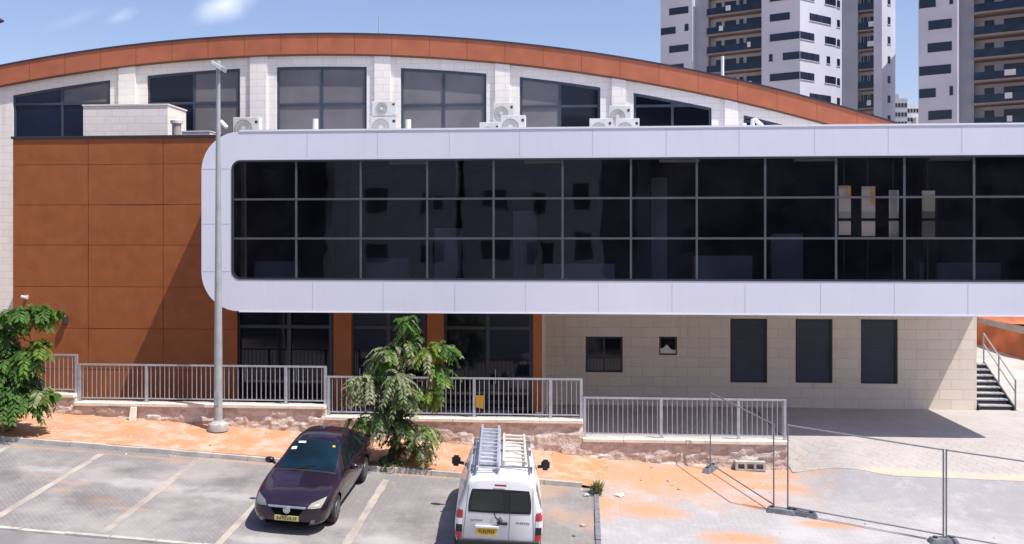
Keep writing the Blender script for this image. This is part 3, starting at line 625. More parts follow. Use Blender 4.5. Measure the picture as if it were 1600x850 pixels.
pipe('vent_pipe', 'short white vent pipe just right of the stacked air conditioners', 638, 187, 30.5, .09)
pipe('vent_pipe', 'bent white vent pipe beside the lamp post', 342, 190, 30.5, .07, 1)
pipe('vent_pipe', 'bent white vent pipe at the right end near the last pilaster', 1176, 187, 30.8, .07, 1)
pipe('vent_pipe', 'low straight vent pipe left of the bent one at the right end', 1161, 193, 30.8, .11)
p = at(1129, 118, HY + 3); q_ = at(1129, 88, HY + 3); b = MB(); b.tube([(p.x, HY + 3, arc(p.x) - .1), (p.x, HY + 3, q_.z)], .06, 10); b.lathe([(.16, 0), (.16, .04), (.07, .06)], (p.x, HY + 3, arc(p.x)), n=12)
tag(b.build('roof_mast', 'white_paint', smooth=40), 'short white pole on the rust red roof in front of the left tower', 'pole')
p = at(592, 27, HY + 4); b = MB(); b.tube([(p.x, HY + 4, arc(p.x) - .1), (p.x, HY + 4, p.z)], [.035, .02], 8); b.lathe([(.14, 0), (.14, .04), (.05, .06)], (p.x, HY + 4, arc(p.x)), n=12)
tag(b.build('antenna_rod', 'pole_grey', smooth=40), 'thin antenna rod at the crest of the curved roof', 'antenna')
# clutter right of the stone stair head
x0 = ax(266, 30.6, 195); x1 = ax(280, 30.6, 195); zc = az(272, 187, 30.6); zb_ = BZ - .1
t = thing('water_heater', 'small dark heater with a white cap beside the stone roof block', 'heater', ((x0 + x1) / 2, 30.7, zb_)); b = MB(); b.lathe([(.15, 0), (.15, zc - zb_ - .12)], ((x0 + x1) / 2, 30.75, zb_), n=14); b.build('tank', 'ac_grey', t)
b = MB(); b.lathe([(.2, 0), (.21, .1), (.1, .15)], ((x0 + x1) / 2, 30.75, zc - .12), n=14); b.build('cap', 'ac_white', t)
x0, x1 = ax(286, 30, 205), ax(330, 30, 205); zc = az(300, 207, 30); b = MB(); b.box(x0, x1, 29.9, 30.5, zb_, zc); b.box(x0 - .02, x1 + .02, 29.88, 30.52, zc, zc + .04)
tag(b.build('roof_hatch', 'ac_white', bevel=.01), 'low white hatch on the brown block roof left of the lamp post', 'hatch')

# ------------------------------------------------------------------ retaining wall and railings
RYw = 27.12
sec = [(-60, 122, 615, 553), (122, 511, 631, 570), (511, 911, 653.5, 589.5), (911, 1229, 687, 622)]
secx = [(ax(a, RYw, 620), ax(b_, RYw, 620), az((max(a, 0) + b_) / 2, c, WY), az((max(a, 0) + b_) / 2, t_, RYw)) for a, b_, c, t_ in sec]
secx[0] = (-24.0, secx[0][1], secx[0][2], secx[0][3])
wall = thing('retaining_wall', 'low rough pink stone wall stepping down to the right under the railings', 'wall', (-5, WY, -.5))
wbm = MB(); caps = []
def rough(x0, x1, zt):
    nx = max(2, int((x1 - x0) / .1)); nz = 11; vs = []
    for j in range(nz + 1):
        for i in range(nx + 1):
            x = x0 + (x1 - x0) * i / nx; zb_ = P(x, WY) - .25; z = zb_ + (zt - zb_) * j / nz
            q_ = Vector((x * 2.4, 0, z * 4.5)); d = .03 * noise.noise(q_) + .025 * noise.noise(q_ * 3.1) + .035 * (noise.cell(Vector((math.floor(x / .45 + (int(z / .2) % 2) * .5), int(z / .2), 3))) - .5)
            vs.append((x, WY - (d + .03 if j < nz else 0), z))
    wbm.mesh(vs, [(j * (nx + 1) + i, j * (nx + 1) + i + 1, (j + 1) * (nx + 1) + i + 1, (j + 1) * (nx + 1) + i) for j in range(nz) for i in range(nx)])
    wbm.box(x0, x1, WY + .02, WY + .33, -1.4, zt - .01)
for i, (x0, x1, zc, zt_) in enumerate(secx):
    rough(x0, x1, zc - .1)
    x = x0
    nst = max(2, int((x1 - x0) / 1.1)); L = (x1 - x0) / nst; cb = MB()
    for k in range(nst): cb.box(x0 + k * L + .004, x0 + (k + 1) * L - .004, WY - .08 + random.uniform(-.006, .006), WY + .38, zc - .1, zc + random.uniform(-.004, .004))
    cb.build('wall_cap', 'cap_stone', wall, bevel=.012)
wbm.face([(secx[3][1], WY, -1.4), (secx[3][1], WY + .33, -1.4), (secx[3][1], WY + .33, secx[3][2] - .1), (secx[3][1], WY, secx[3][2] - .1)])
wbm.build('wall_body', 'split_stone', wall)
labs = ['short grey railing at the left on the highest step of the wall, behind the tree', 'grey railing behind the lamp post on the second step of the wall', 'grey railing behind the leaning tree with a yellow plate on it', 'lowest grey railing at the right end of the stone wall']
posts = [(-16.9,), (ax(229, RYw, 600), ax(345, RYw, 600), ax(447, RYw, 600)), (ax(627, RYw, 600), ax(741, RYw, 600), ax(860, RYw, 600)), (ax(1033, RYw, 640), ax(1154, RYw, 640))]
for i, (x0, x1, zc, zt_) in enumerate(secx):
    t = thing('railing', labs[i], 'railing', ((x0 + x1) / 2, RYw, zc), 'railings on the stone wall'); w = .022
    b = MB(); b.box(x0 + .03, x1 - .03, RYw - w, RYw + w, zt_ - .05, zt_); b.build('top_rail', 'galvanised', t)
    b = MB(); b.box(x0 + .03, x1 - .03, RYw - .015, RYw + .015, zc + .09, zc + .125); b.build('bottom_rail', 'galvanised', t)
    for xx in [x0 + .05, *posts[i], x1 - .05]:
        b = MB(); b.box(xx - .04, xx + .04, RYw - .028, RYw + .028, zc + .012, zt_ - .004); b.box(xx - .07, xx + .07, RYw - .06, RYw + .06, zc, zc + .012); b.build('post', 'galvanised', t)
    xx = x0 + .16; first = None
    if i == 0: xx = -20.0
    while xx < x1 - .1:
        if first is None:
            b = MB(); b.box(xx - .009, xx + .009, RYw - .009, RYw + .009, zc + .12, zt_ - .045); first = b.build('baluster', 'galvanised', t); fx = xx
        else: copy_part(first, t, (xx - fx, 0, 0))
        xx += .142
p = at(750, 628, RYw - .04); b = MB(); b.hexa([(p.x - .12, RYw - .05, p.z - .16), (p.x + .1, RYw - .05, p.z - .2), (p.x + .1, RYw - .035, p.z - .2), (p.x - .12, RYw - .035, p.z - .16), (p.x - .12, RYw - .05, p.z + .19), (p.x + .12, RYw - .05, p.z + .19), (p.x + .12, RYw - .035, p.z + .19), (p.x - .12, RYw - .035, p.z + .19)])
tag(b.build('warning_plate', 'yellow_sign'), 'small yellow plate tied to the railing right of the leaning tree', 'sign')

# ------------------------------------------------------------------ lamp post
lp = gp(341, 669, lambda x, y: P(x, y) + .115); lp.y = min(lp.y, 26.45); lp = Vector((ax(341, lp.y, 669), lp.y, P(lp.x, lp.y) + .112))
t = thing('street_lamp', 'tall pale grey lamp post on a round concrete foot at the wall', 'street lamp', lp)
zt_ = az(340, 100, lp.y)
b = MB(); b.tube([(lp.x, lp.y, lp.z + .2), (lp.x, lp.y, lp.z + 2.2), (lp.x, lp.y, lp.z + 6), (lp.x, lp.y, zt_)], [.125, .118, .085, .055], 14); b.build('pole', 'pole_grey', t, smooth=40)
b = MB(); b.lathe([(.30, 0), (.31, .08), (.27, .2), (.16, .27), (.13, .3)], tuple(lp), n=20); b.build('base', 'concrete', t, smooth=30)
b = MB(); b.tube([(lp.x, lp.y, zt_ - .15), (lp.x, lp.y, zt_ + .08)], .075, 12); b.hexa([(lp.x - .1, lp.y - .35, zt_ - .06), (lp.x + .2, lp.y - .4, zt_ - .26), (lp.x + .2, lp.y + .1, zt_ - .26), (lp.x - .1, lp.y + .1, zt_ - .06), (lp.x - .08, lp.y - .3, zt_ + .06), (lp.x + .24, lp.y - .35, zt_ - .13), (lp.x + .24, lp.y + .1, zt_ - .13), (lp.x - .08, lp.y + .1, zt_ + .06)]); b.build('lamp_head', 'pole_grey', t, bevel=.02)
b = MB(); b.box(lp.x - .06, lp.x + .06, lp.y - .132, lp.y - .09, lp.z + .75, lp.z + 1.15); b.build('access_door', 'pole_grey', t)
# second lamp, only its arm reaches into the picture
q_ = at(-4, 33, 24.9); bx = q_.x - 1.2; zb_ = P(bx, 24.9) + .112
t = thing('street_lamp', 'dark lamp head poking in at the upper left edge of the sky', 'street lamp', (bx, 24.9, zb_))
b = MB(); b.tube([(bx, 24.9, zb_), (bx, 24.9, q_.z - .4), (bx + .15, 24.9, q_.z - .1), (bx + .6, 24.9, q_.z)], [.1, .06, .05, .04], 12); b.build('pole', 'dark_metal', t, smooth=40)
b = MB(); b.tube([(bx + .55, 24.9, q_.z), (bx + .8, 24.9, q_.z + .02), (bx + 1.2, 24.9, q_.z + .02), (bx + 1.38, 24.9, q_.z)], [.05, .1, .1, .03], 12); b.build('lamp_head', 'dark_metal', t, smooth=40)

# ------------------------------------------------------------------ site fence
feet = [gp(1110, 735), gp(1209, 800), gp(1231, 803), gp(1474, 848), None]
feet[4] = Vector((11.75, 21.05, P(11.75, 21.05)))
for v in feet: v.z = G(v.x, v.y) + .004
hgt = [2.15, 2.15, 2.17, 2.12, 2.12]
def panel(a, b_, ha, hb, label, right_post=True):
    t = thing('site_fence_panel', label, 'fence panel', a, 'site fence panels'); A, B = Vector(a) + Vector((0, 0, .06)), Vector(b_) + Vector((0, 0, .06)); ta, tb = A + Vector((0, 0, ha)), B + Vector((0, 0, hb)); 
    bm = MB(); bm.tube([A, ta], .021, 8); bm.build('post', 'fence_steel', t)
    if right_post: bm = MB(); bm.tube([B, tb], .021, 8); bm.build('post', 'fence_steel', t)
    up = Vector((0, 0, .12)); bm = MB(); bm.tube([ta - up * .2, tb - up * .2], .019, 8); bm.build('top_rail', 'fence_steel', t)
    bm = MB(); bm.tube([A + up, B + up], .019, 8); bm.build('bottom_rail', 'fence_steel', t)
panel(feet[0], feet[1], hgt[0], hgt[1], 'bare tube fence panel running away towards the end of the stone wall')
panel(feet[2], feet[3], hgt[2], hgt[3], 'bare tube fence panel spanning the yard between the two concrete feet')
panel(feet[3] + Vector((.06, -.02, 0)), feet[4], hgt[3], hgt[4], 'fence panel leaving the picture at the right edge')
def foot(c, ang, label):
    t = thing('fence_foot', label, 'fence foot', c, 'concrete feet of the site fence'); d = Vector((math.cos(ang), math.sin(ang), 0)); e = Vector((-d.y, d.x, 0)); b = MB(); c = Vector(c)
    def gz(v): return G(v.x, v.y) + .002
    vs = []
    for s_, z in ((1, 0), (.8, .13)):
        for i, j in ((-1, -1), (1, -1), (1, 1), (-1, 1)):
            v = c + d * .36 * i * s_ + e * .12 * j * s_; v.z = gz(v) - .01 + z; vs.append(v)
    b.hexa(vs); b.build('foot_block', 'concrete_dark', t, bevel=.02)
    for k in (-.2, .2):
        v = c + d * k; b = MB(); b.lathe([(.055, 0), (.055, .03), (.035, .03)], (v.x, v.y, gz(v) + .12), n=10); b.build('socket', 'dark_metal', t)
m_ = (feet[1] + feet[2]) / 2; foot((m_.x, m_.y, m_.z), R(-12), 'dark concrete foot under the two meeting fence posts')
foot((m_.x + .52, m_.y - .1, G(m_.x + .52, m_.y - .1)), R(-20), 'smaller looking dark concrete foot lying just right of the meeting posts')
foot(tuple(feet[3]), R(10), 'concrete foot under the fence post near the lower right edge')
c = feet[0]; foot((c.x, c.y, c.z), R(60), 'concrete foot against the stone wall under the far fence post')
# block leaning at the wall foot and loose litter
p = gp(1172, 735); t = thing('hollow_block', 'pale hollow concrete block lying at the foot of the stone wall', 'concrete block', (p.x, p.y, G(p.x, p.y)))
z = G(p.x, p.y); b = MB(); X, Y = p.x, p.y
b.box(X - .42, X + .42, Y - .1, Y + .12, z, z + .055); b.box(X - .42, X + .42, Y - .1, Y + .12, z + .2, z + .26)
for xx in (-.42, -.17, .09, .35): b.box(X + xx, X + xx + .07, Y - .1, Y + .12, z + .055, z + .2)
b.box(X - .41, X + .41, Y + .05, Y + .11, z + .054, z + .201); b.build('block_body', 'concrete', t)
def rock(px, py, r, label, mat='pebble', name='loose_stone', flat=.55):
    p = gp(px, py, G); b = MB(); bm = bmesh.new(); bmesh.ops.create_icosphere(bm, subdivisions=2, radius=r)
    sd_ = random.random() * 50
    for v in bm.verts: v.co *= 1 + .35 * noise.noise(v.co / r * 1.3 + Vector((sd_, 0, 0))); v.co.z *= flat
    b.mesh([(v.co.x + p.x, v.co.y + p.y, v.co.z + G(p.x, p.y) + r * flat * .6) for v in bm.verts], [[v.index for v in f.verts] for f in bm.faces]); bm.free()
    tag(b.build(name, mat, smooth=35), label, 'stone', 'loose stones on the ground')
rock(1128, 724, .11, 'pale stone at the foot of the wall left of the hollow block', 'cap_stone'); rock(1018, 730, .045, 'tiny grey stone on orange sand below the wall')
rock(1045, 752, .05, 'small brown stone on the orange sand, upper of two'); rock(1061, 765, .05, 'small brown stone on the orange sand, lower of two')
rock(910, 822, .07, 'brown stone on the car park right of the white van'); rock(897, 838, .045, 'small dark stone nearest the white van', 'concrete_dark')
rock(968, 775, .12, 'flat white stone beside the weed', 'cap_stone', flat=.3); rock(916, 775, .08, 'bluish stone against the weed at the kerb end', 'concrete', flat=.6)
rock(262, 705, .05, 'small stone on the left kerb', 'pebble'); rock(925, 771, .1, 'grey broken kerb stone under the weed', 'concrete_dark', flat=.6)
gv = MB(); random.seed(77)
def grit(x, y, z, rr):
    a = random.uniform(0, 3); q_ = [Vector((math.cos(a + k * 1.57) * rr * random.uniform(.6, 1.2), math.sin(a + k * 1.57) * rr * random.uniform(.6, 1.2), random.uniform(-.1, .2) * rr)) + Vector((x, y, z)) for k in range(4)]; t_ = Vector((x, y, z + rr * random.uniform(.5, .9))); mi = random.choice((0, 0, 1, 2))
    for k in range(4): gv.face([q_[k], q_[(k + 1) % 4], t_], mi)
for _ in range(800):
    rr = .008 + .03 * random.random() ** 3; u = random.random()
    if u < .5: x, y = random.uniform(-18, .2), random.choice((random.uniform(KY + .2, 26.85), 26.88 - abs(random.gauss(0, .25)))); z = P(x, y) + .115 * sst(.5, -1.4, x)
    elif u < .62: x, y = random.uniform(-16, .3), KY - abs(random.gauss(0, .12)); z = P(x, y)
    elif u < .85: x, y = random.uniform(.5, 5.8), 26.85 - abs(random.gauss(0, 1.6)); z = G(x, y)
    else: x, y = random.uniform(.5, 13), random.uniform(19, 26); z = G(x, y)
    grit(x, y, z, rr)
o = gv.build('gravel', ['pebble', 'cap_stone', 'bark'], kind='stuff'); o['label'] = 'loose grit scattered along the wall, the kerb and the yard'
p = gp(932, 772); b = MB(); random.seed(3)
for k in range(120):
    a = random.uniform(0, 6.28); s_ = random.uniform(.05, .28); h_ = random.uniform(.1, .42); q0 = Vector((p.x + random.gauss(0, .06), p.y + random.gauss(0, .06), p.z)); q1 = q0 + Vector((math.cos(a) * s_, math.sin(a) * s_, h_)); q2 = q0.lerp(q1, .55) + Vector((0, 0, .06)); sd_ = Vector((-math.sin(a), math.cos(a), 0)) * .012
    b.face([q0 - sd_, q0 + sd_, q2 + sd_, q2 - sd_]); b.face([q2 - sd_, q2 + sd_, q1])
tag(b.build('weed', 'weed'), 'dry weed growing at the broken end of the kerb', 'weed')
p = at(208, 655, WY - .15); b = MB(); zz = P(p.x, WY - .2) + .11; b.hexa([(p.x - .1, WY - .24, zz), (p.x + .1, WY - .24, zz), (p.x + .1, WY - .14, zz), (p.x - .1, WY - .14, zz), (p.x - .09, WY - .15, zz + .4), (p.x + .1, WY - .15, zz + .4), (p.x + .1, WY - .1, zz + .4), (p.x - .09, WY - .1, zz + .4)])
tag(b.build('loose_slab', 'cap_stone', bevel=.01), 'small white slab leaning on the stone wall left of the lamp post', 'slab')

# ------------------------------------------------------------------ outside stair and the slope at the right
t = thing('outside_stair', 'dark steel stair with pale treads climbing behind the corner of the stone wall', 'stairs', (14.2, HY, 0))
SX0, SX1, NS, RI, TR = 13.56, 14.72, 8, .165, .30
for k in range(NS):
    y = HY - .1 + k * TR; z = G(14.2, HY) + (k + 1) * RI
    b = MB(); b.box(SX0 + .04, SX1 - .04, y, y + TR + .02, z - .04, z); b.build('tread', 'tread_grey', t)
b = MB()
for xx in (SX0, SX1): b.bar((xx, HY - .16, .02), (xx, HY - .1 + NS * TR, NS * RI - .05), .05, .26)
b.box(SX0 + .05, SX1 - .05, HY - .1 + TR * .95, HY - .1 + NS * TR, -.2, .02)
for k in range(NS): y = HY - .1 + k * TR; b.box(SX0 + .04, SX1 - .04, y + .02, y + .035, k * RI, (k + 1) * RI - .04)
b.build('stringer', 'stair_steel', t)
hr = [(SX1 + .06, HY - .12, 0), (SX1 + .06, HY + 1.15, .7), (SX1 + .06, HY + 2.4, 1.35)]
hh = 1.05
for x, y, z in hr: b = MB(); b.bar((x, y, z), (x, y, z + hh), .04); b.build('post', 'fence_steel', t)
b = MB()
for u in (hh, hh * .62): b.bar((hr[0][0], hr[0][1], u), (hr[2][0], hr[2][1], hr[2][2] + u), .035)
b.build('handrail', 'fence_steel', t)
tb = MB(); y1 = HY - .1 + NS * TR; tb.box(SX0, SX1 + .1, y1, y1 + 8, -.3, NS * RI); tb.build('landing', 'concrete', t)
# pale slope, kerbed bank of red earth
sheet('path', 14.85, 60, 32.9, 46, lambda x, y: G(x, y) if y < 33.2 else max(G(x, y), .02 + .13 * (y - 33.2)), .012, 'pale_concrete_ground', .8)
pts = [at(1518, 517, 43), at(1600, 548, 40), at(1760, 605, 37)]
b = MB(); b2 = MB(); b3 = MB()
line = [Vector((p.x, p.y, p.z)) for p in pts]
tops = [az(1518, 502, 43), az(1600, 522, 40), az(1760, 560, 37)]; tops2 = [az(1518, 494, 43), az(1600, 510, 40), az(1760, 545, 37)]
for i in range(2):
    n_ = 14
    for k in range(n_):
        p0, p1 = line[i].lerp(line[i + 1], k / n_), line[i].lerp(line[i + 1], (k + 1) / n_)
        t0, t1 = tops[i] + (tops[i + 1] - tops[i]) * k / n_, tops[i] + (tops[i + 1] - tops[i]) * (k + 1) / n_
        u0, u1 = tops2[i] + (tops2[i + 1] - tops2[i]) * k / n_, tops2[i] + (tops2[i + 1] - tops2[i]) * (k + 1) / n_
        j0, j1 = [.12 * noise.noise(Vector((v.x, v.y, 0))) for v in (p0, p1)]
        b.hexa([(p0.x, p0.y - .5 + j0, p0.z - 1.2), (p1.x, p1.y - .5 + j1, p1.z - 1.2), (p1.x, p1.y + 12, p1.z - 1.2), (p0.x, p0.y + 12, p0.z - 1.2), (p0.x, p0.y + .2, t0), (p1.x, p1.y + .2, t1), (p1.x, p1.y + 12, t1), (p0.x, p0.y + 12, t0)])
        b2.hexa([(p0.x, p0.y + .1, t0), (p1.x, p1.y + .1, t1), (p1.x, p1.y + .5, t1), (p0.x, p0.y + .5, t0), (p0.x, p0.y + .1, u0), (p1.x, p1.y + .1, u1), (p1.x, p1.y + .5, u1), (p0.x, p0.y + .5, u0)])
b.build('earth_bank', 'red_earth', kind='structure'); tag(b2.build('bank_wall', 'grey_kerb'), 'low grey brown wall topping the red earth bank beyond the stair', 'wall')
sheet('terrain', 12.8, 60, 43.5, 70, lambda x, y: 2.2 + .10 * (y - 43.5) - .02 * (x - 13), 0, 'red_earth', 2)

# ------------------------------------------------------------------ towers
def locals_(ang, c):
    ca, sa = math.cos(ang), math.sin(ang); return Vector((ca, -sa, 0)), Vector((sa, ca, 0))
A = R(27)
def solve(c, e, px):                                  # how far along e from c until photo column px
    u = (px - 800) / F; k = Vector((u * CT - ST, u * ST + CT))
    den = e.x * k.y - e.y * k.x; return -(c.x * k.y - c.y * k.x) / den
def tower(name, label, px, d, parts):
    u = (px - 800) / F; c = Vector((d * (u * CT - ST), d * (u * ST + CT), 0)); t = thing(name, label, 'tower'
        , (c.x, c.y, 0)); t.rotation_euler = (0, 0, -A); e1, e2 = locals_(A, c); parts(t, c, e1, e2, d); return t
FLH = 3.05
def window_set(t, proto, lst):
    for (x, y, z) in lst: copy_part(proto, t, (x, y, z))
def tower_one(t, c, e1, e2, d):
    sx = lambda px: solve(c, e1, px)
    xl, xa, xb = sx(1032), sx(1082), sx(1190)
    wa = R(35) + TH; e2 = Vector((math.cos(wa), math.sin(wa), 0)); la = wa + A; ec, es = math.cos(la), math.sin(la); QB = la - R(90)
    dd = solve(c, e2, 1316); D1 = dd; d1 = dd * es; ox = dd * ec; cB = c + e2 * dd; xB = solve(cB, e1, 1378); xB0 = solve(cB, e1, 1340); cS = cB + e1 * xB; d2 = solve(cS, e2, 1399)
    top_ = 56; zf = [5.78 + (378 - py) * d / F for py in (40, 71, 102, 133, 164)]
    b = MB(); L = dict(world=False)
    b.box(xl, xa, 0, 14, -2, top_); b.hexa([(xb, 0, -2), (0, 0, -2), (ox, d1, -2), (xb, d1, -2), (xb, 0, top_), (0, 0, top_), (ox, d1, top_), (xb, d1, top_)]); b.box(xa, xb, 2.4, 14, -2, top_); b.box(xl, 0, 8, d1 + 4, -2, top_ - 2)
    xB += ox; xB0 += ox; b.box(0, xB0, d1 + .003, d1 + 10, -2, top_); b.box(xB0, xB - 1.2, d1 + 1.8, d1 + 10, -2, top_)
    b.hexa([(xB - 1.2, d1, -2), (xB, d1, -2), (xB + d2 * ec, d1 + d2 * es, -2), (xB - 1.2, d1 + d2 * es, -2), (xB - 1.2, d1, top_), (xB, d1, top_), (xB + d2 * ec, d1 + d2 * es, top_), (xB - 1.2, d1 + d2 * es, top_)])
    b.build('wall', ['tower_white'], t, **L)
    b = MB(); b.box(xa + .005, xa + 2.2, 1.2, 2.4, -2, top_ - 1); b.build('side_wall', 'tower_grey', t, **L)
    b = MB(); b.box(ox + .05, xB0 - .0, d1 - .06, d1 - .01, -2, top_ - .5); b.build('shade_facing', 'tower_grey', t, **L)  # thin grey sheet that paints the shade onto this wing's front
    z = 5.78 + (378 - 196) * d / F; k = 0
    # wide, narrow and corner window prototypes
    def win(w, h=1.15, side=False):
        m_ = MB()
        if side: m_.box(-.02, .05, 0, w, 0, h); m_.box(.05, .09, w * .3, w * .36, 0, h); m_.box(.05, .09, w * .62, w * .68, 0, h); m_.box(-.02, .12, -.1, w + .1, -.08, 0, 1)
        else: m_.box(0, w, -.05, .02, 0, h); m_.box(w * .48, w * .52, -.09, -.05, 0, h); m_.box(-.1, w + .1, -.12, .02, -.08, 0, 1)
        o = m_.build('window', ['tower_glass', 'tower_white'], t, world=False); return o
    W_ = xa - xl; we = -xb; sl = dict()
    def put(key, x, y, z, w, side=False, h=1.15):
        if side: x, y = x + ec * y, (d1 if key == 'sf' else 0) + es * y
        if key not in sl: sl[key] = win(w, h, side); c_ = sl[key]
        else: c_ = sl[key].copy(); C.objects.link(c_); c_.parent = t
        c_.location = (x, y, z)
        if side: c_.rotation_euler = (0, 0, QB)
    for f_ in range(9):
        zz = z + f_ * FLH; m4 = f_ % 4
        if m4 in (0, 2): put('la', xl + .15 + (.25 * W_ if m4 == 0 else .25 * W_), 0, zz + .9, W_ * .6)
        if m4 == 1: put('lb', xl + .1, 0, zz + .9, W_ * .46); put('ls', xl + W_ * .76, 0, zz + 1.1, W_ * .12)
        if m4 == 3: put('lc', xl + .05, 0, zz + .9, W_ * .72)
        if m4 in (0, 2) : put('ra', -we * .78, 0, zz + .9, we * .8 if False else we * .77); put('sa', 0, .05, zz + .9, D1 * .32, True); put('sb', 0, D1 * .58, zz + .9, D1 * .26, True)
        if m4 == 1: put('rb', -we * .78, 0, zz + .9, we * .52); put('sc', 0, D1 * .22, zz + .9, D1 * .5, True)
        if m4 == 3: put('rc', -we * .44, 0, zz + .9, we * .43); put('rs', -we * .80, 0, zz + .9, we * .09); put('sd', 0, .05, zz + .9, D1 * .44, True); put('ss', 0, D1 * .62, zz + .9, D1 * .08, True)
        put('se', 0, D1 * .87, zz + .8, D1 * .07, True)
        # balconies
        def bal(key, x0, x1, y0, y1, zz):
            if key not in sl:
                m_ = MB(); m_.box(x0, x1, y0, y1, -.22, 0); o = m_.build('balcony', 'tower_beige', t, world=False); o.location = (0, 0, zz); sl[key] = o
                m_ = MB(); m_.box(x0 + .05, x1 - .05, y0 + .02, y0 + .08, .02, 1.05); g_ = m_.build('balcony_glass', 'balcony_glass', o, world=False)
                m_ = MB(); w = x1 - x0; yb = y1 + .0
                for a_, b_ in ((.1, .2), (.26, .47), (.53, .6), (.66, .96)): m_.box(x0 + w * a_, x0 + w * b_, yb - .06, yb - .01, .05, 2.3)
                m_.build('balcony_door', 'tower_glass', o, world=False)
            else:
                o = sl[key].copy(); C.objects.link(o); o.parent = t; o.location = (0, 0, zz)
                for ch in sl[key].children: g_ = ch.copy(); C.objects.link(g_); g_.parent = o
        bal('ba', xa + 2.2, xb - .05, .3, 2.4, zz + .2)
        bal('bb', xB0 + .05, xB - 1.25, d1 + .1, d1 + 1.8, zz + .2)
        put('sf', xB, d2 * .42, zz + .9, d2 * .2, True)
tower('apartment_tower', 'white tower with a sunlit side wall rising behind the curved roof', 1250, 140, tower_one)
def tower_two(t, c, e1, e2, d):
    sx = lambda px: solve(c, e1, px); xl = sx(1435); W_ = -xl; cM = c + e2 * 3.0; xm = solve(cM, e1, 1522); xe = xm + 15; top_ = 45
    b = MB(); b.box(xl, 0, 0, 14, -2, top_); b.box(0, xe, 4.5, 14, -2, top_); b.box(xe - 3, xe, .4, 5, -2, top_); b.build('wall', 'tower_white', t, world=False)
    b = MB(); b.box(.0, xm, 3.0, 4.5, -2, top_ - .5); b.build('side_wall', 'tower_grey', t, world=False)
    z = 5.78 + (378 - 200) * d / F; sl = {}
    def put(key, x, zz, w, h=1.3):
        if key not in sl:
            m_ = MB(); m_.box(0, w, -.05, .02, 0, h); m_.box(w * .48, w * .52, -.09, -.05, 0, h); m_.box(-.1, w + .1, -.12, .02, -.08, 0, 1); sl[key] = m_.build('window', ['tower_glass', 'tower_white'], t, world=False); sl[key].location = (x, 0, zz)
        else: c_ = sl[key].copy(); C.objects.link(c_); c_.parent = t; c_.location = (x, 0, zz)
    for f_ in range(9):
        zz = z + f_ * 3.15; m4 = f_ % 4
        if m4 == 0: put('a', xl + W_ * .26, zz + 1.3, W_ * .6)
        if m4 == 1: put('b', xl + .1, zz + 1.3, W_ * .43); put('s', xl + W_ * .8, zz + 1.4, W_ * .09)
        if m4 == 2: put('c', xl + .1, zz + 1.3, W_ * .82)
        if m4 == 3: put('d', xl + W_ * .24, zz + 1.3, W_ * .62)
        if 'bal' not in sl:
            m_ = MB(); m_.box(xm + .05, xe - 3.02, 1.6, 4.5, -.25, 0); o = m_.build('balcony', 'tower_beige', t, world=False); o.location = (0, 0, zz + .3); sl['bal'] = o
            m_ = MB(); m_.box(xm + .1, xe - 3.05, 1.62, 1.68, .02, 1.1); m_.build('balcony_glass', 'balcony_glass', o, world=False)
            m_ = MB(); w = xe - 3 - xm
            for a_, b_ in ((.10, .2), (.30, .52), (.6, .96)): m_.box(xm + w * a_, xm + w * b_, 4.42, 4.49, .05, 2.4)
            m_.build('balcony_door', 'tower_glass', o, world=False)
        else:
            o = sl['bal'].copy(); C.objects.link(o); o.parent = t; o.location = (0, 0, zz + .3)
            for ch in sl['bal'].children: g_ = ch.copy(); C.objects.link(g_); g_.parent = o
tower('apartment_tower', 'shaded tower at the right edge with rows of blue glass balconies', 1496, 128, tower_two)
for tw in [o for o in C.objects if o.name.startswith('apartment_tower')]:
    bl = sorted([o for o in tw.children if o.name.startswith('balcony')], key=lambda o: o.name); random.seed(9); first = None
    for k, bo in enumerate(bl):
        if random.random() < .45: continue
        bx_ = [v.co for v in bo.data.vertices]; x0, x1, y0 = min(v.x for v in bx_), max(v.x for v in bx_), min(v.y for v in bx_); xx = x0 + (x1 - x0) * random.uniform(.1, .75)
        if first is None: m_ = MB(); m_.box(0, .9, -.05, -.01, .35, 1.15); first = m_.build('laundry', random.choice(['far_white', 'tower_grey']), tw, world=False); c_ = first
        else: c_ = first.copy(); C.objects.link(c_); c_.parent = tw
        c_.location = (xx, y0, bo.location.z); c_.scale.x = random.uniform(.5, 1.6)
# low far blocks in the gap between the towers
for (p0, p1, py, Y, lab, mt) in ((1396, 1418, 154, 330, 'distant grey block in the gap between the two towers', 'tower_grey'), (1416, 1436, 163, 345, 'distant white stepped block right of the grey one between the towers', 'far_white')):
    x0, x1 = ax(p0, Y, 180), ax(p1, Y, 180); zt_ = az(p0, py, Y); t = thing('far_building', lab, 'building', ((x0 + x1) / 2, Y, 0))
    b = MB(); b.box(x0, x1, Y, Y + 12, -2, zt_); b.box(x0 + (x1 - x0) * .25, x0 + (x1 - x0) * .6, Y + 3, Y + 8, zt_, zt_ + 2); 
    if mt == 'far_white': b.box(x0 + (x1 - x0) * .55, x1 + 2, Y - 3, Y, -2, zt_ - 5)
    b.build('wall', mt, t)
    first = None
    for r_ in range(6):
        for k in range(4):
            xx = x0 + (x1 - x0) * (.1 + .23 * k); zz = zt_ - 3 - r_ * 3.2
            if first is None: m_ = MB(); m_.box(xx, xx + 1.3 * (x1 - x0) / 8, Y - .1, Y - .01, zz, zz + 1.4); first = m_.build('window', 'tower_glass', t); fx, fz = xx, zz
            elif not (mt == 'far_white' and k >= 2 and r_ >= 1): copy_part(first, t, (xx - fx, 0, zz - fz))
